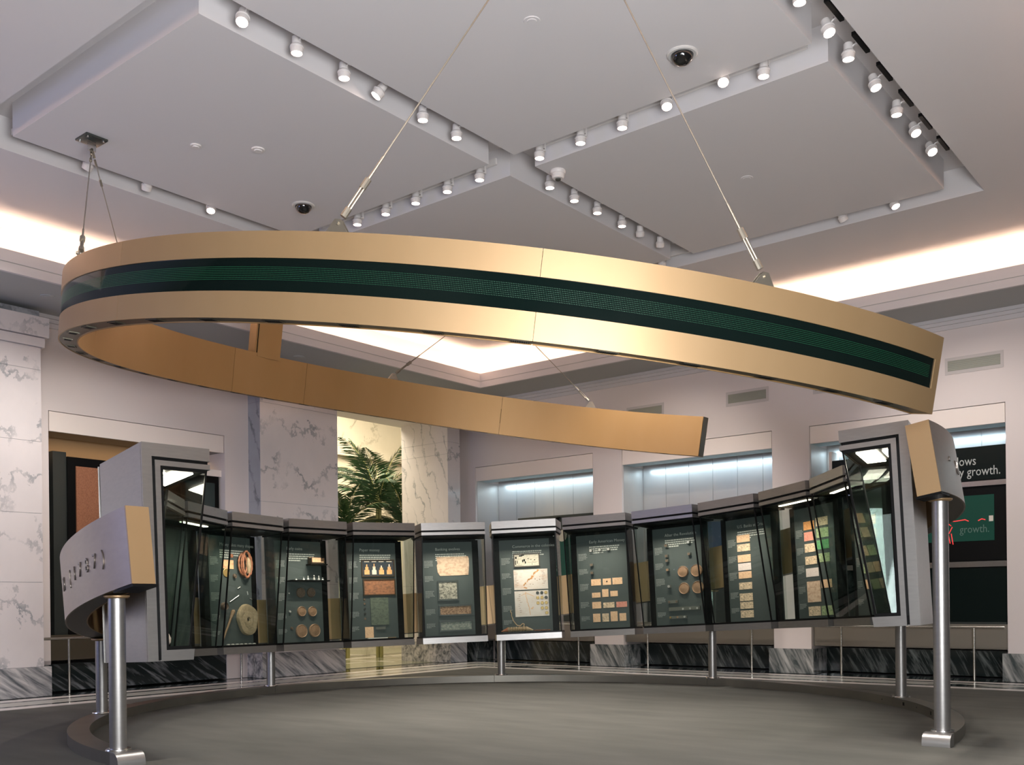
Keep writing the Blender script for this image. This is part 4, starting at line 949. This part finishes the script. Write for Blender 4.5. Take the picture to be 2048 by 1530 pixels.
# case 12
r12 = (985, 20, 1500, 1330)
L12 = [((1112, 187, 1252, 285), noteor, 'orange banknote, top of the left column of the two-column case'), ((1112, 312, 1252, 415), notered, 'red banknote, second in the left column of the two-column case'), ((1112, 450, 1252, 550), peach2, 'pale banknote, third in the left column of the two-column case'),
       ((1112, 600, 1262, 695), peach2, 'pale banknote, fourth in the left column of the two-column case'), ((1112, 740, 1278, 840), notew, 'whitish banknote above the tall tan certificate'), ((1115, 895, 1290, 1140), parch, 'tall tan certificate in the two-column case'),
       ((1120, 1190, 1275, 1300), peach2, 'pale banknote at bottom left of the two-column case'), ((1276, 165, 1430, 262), peach2, 'tan banknote, top of the right column of the two-column case'), ((1276, 290, 1430, 400), notegr, 'green-grey banknote, second in the right column'),
       ((1276, 428, 1430, 535), notegn, 'bright green banknote, third in the right column'), ((1280, 583, 1430, 685), notegr, 'olive banknote, fourth in the right column of the two-column case'), ((1305, 888, 1438, 985), peach, 'small tan note right of the tall certificate'), ((1290, 1190, 1440, 1300), notegr, 'olive banknote at bottom right of the two-column case')]
for q, m_, l in L12: card(12, r12, *q, m_, 'bank_note', l, 'note', 'banknotes in the two-column case')
# hidden and oblique cases at both ends
rg = (0, 0, 920, 1700)
cn = {13: 'case before the last two at right', 14: 'case behind the right end case', 15: 'right end case', 3: 'case half hidden at left'}
for i in (13, 14, 15):
    for k, zz in enumerate((330, 520, 760, 980, 1200)):
        for j, xx in enumerate((260, 500)):
            card(i, rg, xx, zz, xx+210, zz+130, (peach2, notegr, peach)[(i+k+j) % 3], 'bank_note', f'oblique banknote, {ords[k]} row {"left" if j == 0 else "right"}, in the {cn[i]}', 'note', f'banknotes in the {cn[i]}')
coin(0, rg, 420, 600, .09, shellm, 'shell_ornament', 'orange shell ornament high in the left end case', 'ornaments in the left end case', .04, 'ornament')
coin(0, rg, 480, 1000, .05, bonem, 'bone_figure', 'small tan figure low in the left end case', 'ornaments in the left end case', .06, 'figure')
M = MATS[CASES[0].name] @ Matrix.Translation((-.02, .40, .136))
o = MB().lathe([(0, 0), (.05, .004), (.085, .04), (.09, .085), (.07, .13), (.04, .15), (0, .155)], n=18).obj('shell_ball', mat('pink_shell', (.55, .34, .28), .6, noise=(25, .4, (.7, .6, .52), (1, 1, 1))), world=False); o.matrix_world = M
tag(o, 'round pink and white shell on the floor of the left end case', 'shell')
M = MATS[CASES[0].name] @ Matrix.Translation((-.0, .1, .136))
o = MB().lathe([(0, 0), (.03, 0), (.02, .05), (.035, .09), (.02, .14), (.03, .18), (.0, .22)], n=12).obj('carved_figure', bonem, world=False); o.matrix_world = M
tag(o, 'little carved tan figure standing in the left end case', 'figure')

# ------------------------------------------------------------------ handrails in the niches
def rail(name, pts_x, y, axis, lab):
    z = .945
    a, b = pts_x[0], pts_x[-1]
    P = (lambda s, zz: (s, y, zz)) if axis == 'x' else (lambda s, zz: (y, s, zz))
    t = empty('handrail', P((a+b)/2, 0), lab, 'rail', 'steel handrails in front of the niches')
    MB().cyl(P(a, z), P(b, z), .024, n=14).obj('rail_tube', railm, t)
    for s in pts_x[1:-1]: MB().cyl(P(s, .0), P(s, z-.01), .021, n=12).obj('rail_post', railm, t)
rail('h', (-16.3, -15.35, -13.15, -12.8), 18.72, 'x', 'steel handrail before the corner niche of the back wall')
rail('h', (-11.98, -11.3, -8.85, -8.44), 18.72, 'x', 'steel handrail before the middle niche of the back wall')
rail('h', (-7.62, -7.0, -4.62, -4.12), 18.72, 'x', 'steel handrail before the right niche with the screen')
rail('h', (7.96, 8.43, 11.95, 12.3), -16.62, 'y', 'steel handrail before the niche of the left wall')

# ------------------------------------------------------------------ niche fittings
t = empty('text_screen_unit', (-5.8, 19.2, .99), 'black unit with slogan sign and green screen in the right niche', 'screen unit')
MB().box(-7.30, -4.14, 19.14, 19.5, .99, 4.19).obj('housing', blackm, t)
MB().box(-7.36, -7.30, 19.12, 19.5, .99, 4.37).obj('side_frame', lintelp, t)
MB().box(-7.28, -4.15, 19.10, 19.14, 3.58, 4.185).obj('sign_panel', signm, t)
MB().box(-7.30, -4.12, 19.06, 19.2, 3.47, 3.56).obj('silver_shelf', polst, t)
MB().box(-7.28, -4.15, 19.10, 19.14, 2.14, 3.45).obj('screen_bezel', blackm, t)
sc = MB().box(-6.6, -4.355, 19.09, 19.10, 2.49, 3.31).obj('screen', tealm, t)
MB().box(-7.30, -4.12, 19.06, 19.2, 2.02, 2.12).obj('silver_shelf', polst, t)
MB().box(-7.28, -4.15, 19.08, 19.14, 1.03, 2.0).obj('lower_panel', signm, t)
MB().box(-7.28, -4.15, 18.98, 19.08, .99, 1.03).obj('ledge', darkst, t)
def put_text(s, size, x, y, z, m, parent, right=False, sx=.92):
    me = text_mesh(s, size, m); xs = [v.co.x for v in me.vertices]
    w_ = max(xs)
    M = Matrix(((sx, 0, 0, (x-w_*sx if right else x)), (0, 0, -1, y), (0, 1, 0, z), (0, 0, 0, 1)))
    return part_mesh('lettering', me, parent, MATS[parent.name].inverted() @ M)
sg = mat('sign_lettering', (.50, .52, .50), .6)
sgd = mat('screen_lettering', (.10, .18, .15), .6)
put_text('slows', .235, -4.65, 19.095, 3.86, sg, t, True, .76); put_text('money growth.', .235, -4.25, 19.095, 3.665, sg, t, True, .76)
put_text('growth.', .20, -4.44, 19.085, 2.64, sgd, t, True, .8); put_text('money', .13, -5.42, 19.085, 2.80, sgd, t)
rd = MB()
pts = [(-5.30, 2.80, -5.16, 2.87), (-5.16, 2.87, -5.02, 2.86), (-5.02, 2.86, -4.84, 2.88), (-4.84, 2.88, -4.78, 2.85), (-5.16, 2.85, -5.08, 2.78), (-4.62, 2.85, -4.56, 2.88), (-4.56, 2.88, -4.50, 2.86),
       (-5.20, 2.74, -5.14, 2.64), (-5.06, 2.76, -5.12, 2.64), (-5.14, 2.64, -5.18, 2.44), (-5.08, 2.64, -5.05, 2.44), (-5.13, 2.62, -5.10, 2.46)]
for x0, z0, x1, z1 in pts: rd.cyl((x0, 19.086, z0), (x1, 19.086, z1), .009, n=6)
rd.obj('red_reflection_lines', redm, t)  # reflections of the LEDs, drawn on the screen as glowing lines
MB().box(-4.44, -4.37, 19.083, 19.09, 2.83, 2.93).obj('white_square', WHITE3, t)
# teal digit screens seen between cases in the first and second niche
t = empty('digit_screen', (-14.2, 19.25, .99), 'teal screen with big pale digits in the corner niche', 'screen')
MB().box(-15.3, -12.9, 19.22, 19.5, .99, 3.55).obj('housing', darkst, t)
MB().box(-15.2, -13.0, 19.20, 19.22, 2.05, 3.0).obj('screen', tealm, t)
for k, (ch, z) in enumerate((('9', 2.66), ('8', 2.42), ('8', 2.18))):
    me = text_mesh(ch, .30, sgd); M = Matrix(((.9, 0, 0, -14.12), (0, 0, -1, 19.195), (0, 1, 0, z), (0, 0, 0, 1)))
    part_mesh('digit', me, t, MATS[t.name].inverted() @ M)
t = empty('dark_screen', (-10.3, 19.25, .99), 'dark blue screen unit in the middle niche behind the cases', 'screen')
MB().box(-11.6, -9.2, 19.22, 19.5, .99, 3.3).obj('housing', darkst, t)
MB().box(-11.5, -9.3, 19.20, 19.22, 1.9, 3.15).obj('screen', mat('screen_blue', (.01, .03, .06), .12), t)
# crescent emblem on the corner niche back, seen beside the case hood
t = empty('crescent_emblem', (-13.95, 19.2, 3.2), 'black crescent emblem above the digit screen in the corner niche', 'emblem')
cr_ = MB(); n = 20; o_ = []; i_ = []
for k in range(n+1):
    a = R(70+k*220/n); o_.append((-14.02+.165*cos(a), 3.34+.165*sin(a)))
for k in range(n+1):
    a = R(290-k*220/n); i_.append((-13.955+.13*cos(a), 3.35+.15*sin(a)))
pp = o_+i_; m_ = len(pp)
cr_.v = [(a, 19.16, b) for a, b in pp]+[(a, 19.20, b) for a, b in pp]
for k in range(n):
    cr_.f.append((k, k+1, m_-2-k, m_-1-k)); cr_.f.append((m_+k, m_+m_-1-k, m_+m_-2-k, m_+k+1))
for k in range(m_): cr_.f.append((k, (k+1) % m_, m_+(k+1) % m_, m_+k))
cr_.obj('crescent', blackm, t); MB().lathe([(0, 0), (.15, 0), (.15, .03), (0, .03)], (-13.93, 19.21, 3.06), 20, Matrix.Rotation(pi/2, 4, 'X')).obj('disc', polst, t)

# left niche: gold back wall, orange poster kiosk, small screen kiosk
MB().box(-18.06, -18.02, 8.27, 11.79, .55, 4.86).obj('niche_gold_back', leafw, wl)
MB().box(-17.62, XW-.07, 8.26, 11.80, 4.54, 4.56).obj('niche_soffit', darkst, wl)
MB().box(-18.0, -17.02, 8.27, 11.79, .55, .99).obj('niche_cabinet', mat('cabinet_dark_brown', (.07, .055, .035), .5), wl)
t = empty('poster_kiosk', (-17.5, 8.9, .99), 'dark steel kiosk with a black-framed orange poster in the left niche', 'kiosk')
MB().box(-17.9, -17.1, 8.42, 8.66, .99, 4.22).obj('side_panel', darkst, t)
MB().box(-17.5, -17.05, 8.66, 10.6, .99, 4.14).obj('bezel', blackm, t)
MB().box(-17.05, -17.02, 8.80, 10.4, 1.2, 3.98).obj('poster', orangem, t)
t = empty('screen_kiosk', (-17.3, 11.3, .99), 'small black screen kiosk with beige top in the left niche', 'kiosk')
MB().box(-17.5, -17.02, 10.9, 12.0, 4.06, 4.19).obj('top_bar', lintelp, t)
MB().box(-17.5, -17.04, 10.9, 11.76, .99, 4.06).obj('bezel', blackm, t)
MB().box(-17.04, -17.03, 11.0, 11.66, 3.3, 3.92).obj('screen', mat('kiosk_screen', (.012, .03, .03), .1), t)

# wall vents
for (x0, x1, l) in ((-11.8, -10.95, 'leftmost grey wall vent just above the end of the gold ring'), (-9.37, -8.53, 'grey wall vent above the middle niche, right part'), (-7.5, -6.65, 'grey wall vent mostly hidden by the front ring'), (-5.04, -4.17, 'grey wall vent above the right niche, right part')):
    t = empty('wall_vent', ((x0+x1)/2, YW, 5.55), l, 'vent', 'ventilation grilles high on the back wall')
    MB().box(x0-.05, x1+.05, YW-.008, YW-.001, 5.49, 5.79).obj('frame', ventf, t)
    MB().box(x0, x1, YW-.010, YW-.008, 5.55, 5.735).obj('backing', ventm, t)
    for k in range(6): MB().box(x0, x1, YW-.016, YW-.010, 5.555+k*.031, 5.572+k*.031).obj('slat', ventm, t)

# ------------------------------------------------------------------ palms beyond the opening
def palm(x, y, zb, zc, fr, seed, lab):
    rng = random.Random(seed); t = empty('palm_tree', (x, y, zb), lab, 'palm', 'palms in the lobby beyond the opening')
    tr = MB()
    for k in range(3):
        a = k*2.1; tr.cyl((x+.06*cos(a), y+.06*sin(a), zb), (x+.05*cos(a+.5), y+.05*sin(a+.5), zc), .05, .035, 10)
    tr.obj('trunk', trunkm, t)
    for (az, el, ln, droop) in fr:
        mb = MB(); st = MB(); p = Vector((x, y, zc)); n = 26; hd = Vector((cos(az), sin(az), 0)); prev = p.copy()
        pts = []
        for k in range(n+1):
            s = k/n; e = el-droop*s*s
            if k: prev = prev+(hd*cos(e)+Vector((0, 0, 1))*sin(e))*(ln/n)
            pts.append(prev.copy())
        sd = Vector((-sin(az), cos(az), 0))
        for k in range(n): st.cyl(pts[k], pts[k+1], .016*(1-k/n)+.004, .016*(1-(k+1)/n)+.004, 5, cap=False)
        for k in range(3, n+1):
            s = k/n; tng = (pts[k]-pts[k-1]).normalized(); L_ = ln*.34*sin(pi*min(1, .12+s*.85))+.05
            for sg_ in (-1, 1):
                for q in range(2):
                    base = pts[k-1].lerp(pts[k], q*.5); d = (sd*sg_*.85+tng*.75+Vector((0, 0, -.30+rng.uniform(-.15, .15)))).normalized()
                    up = Vector((0, 0, 1)); wv = tng*.022
                    tip = base+d*L_*rng.uniform(.85, 1.1)-up*L_*.12; mid = base.lerp(tip, .45)+up*.01
                    mb.quad(base-wv*.5, mid-wv, tip, mid+wv)
                    mb.quad(base-wv*.5+up*.002, mid+wv+up*.002, tip, mid-wv+up*.012)
        f = mb.obj('frond', greenl, t, smooth=False); st.obj('frond_stem', trunkm, f)
A = 5.35; fr = []
rg_ = random.Random(3)
az0 = atan2(-cr.y, -cr.x)                                 # towards the left of the picture
for a, e, l, dr in ((0, 1.0, 2.1, 1.7), (.3, .7, 1.9, 1.5), (-.35, 1.15, 2.0, 1.5), (.1, 1.35, 2.0, .5), (3.0, 1.35, 1.9, .6), (2.8, 1.05, 1.8, 1.3), (1.4, 1.25, 1.9, 1.0), (-1.4, 1.2, 1.9, 1.1), (-.1, .35, 1.7, 1.3), (3.3, .5, 1.6, 1.4), (1.9, .8, 1.7, 1.4), (-2.2, .8, 1.7, 1.5), (.7, 1.3, 2.2, .9)):
    fr.append((az0+a, e, l, dr))
palm(-19.75, 18.70, .003, 4.15, fr, 1, 'tall palm with arching dark green fronds beyond the opening')
fr2 = [(az0+a, e, l*.9, d) for a, e, l, d in ((.2, 1.0, 1.6, 1.2), (2.9, .9, 1.7, 1.3), (1.2, 1.2, 1.6, .8), (-1.2, 1.1, 1.5, 1.0), (3.4, .5, 1.4, 1.0), (-.3, .6, 1.5, 1.2), (.6, 1.35, 1.7, .6), (2.4, 1.3, 1.5, .7))]
palm(-19.2, 19.2, .003, 3.55, fr2, 2, 'lower palm in front of the tall one, right side of opening')
palm(-20.2, 17.9, .003, 3.5, fr2, 5, 'lower bushy palm at the left side of the opening')

for o in S.objects:
    if '_m' in o: del o['_m']
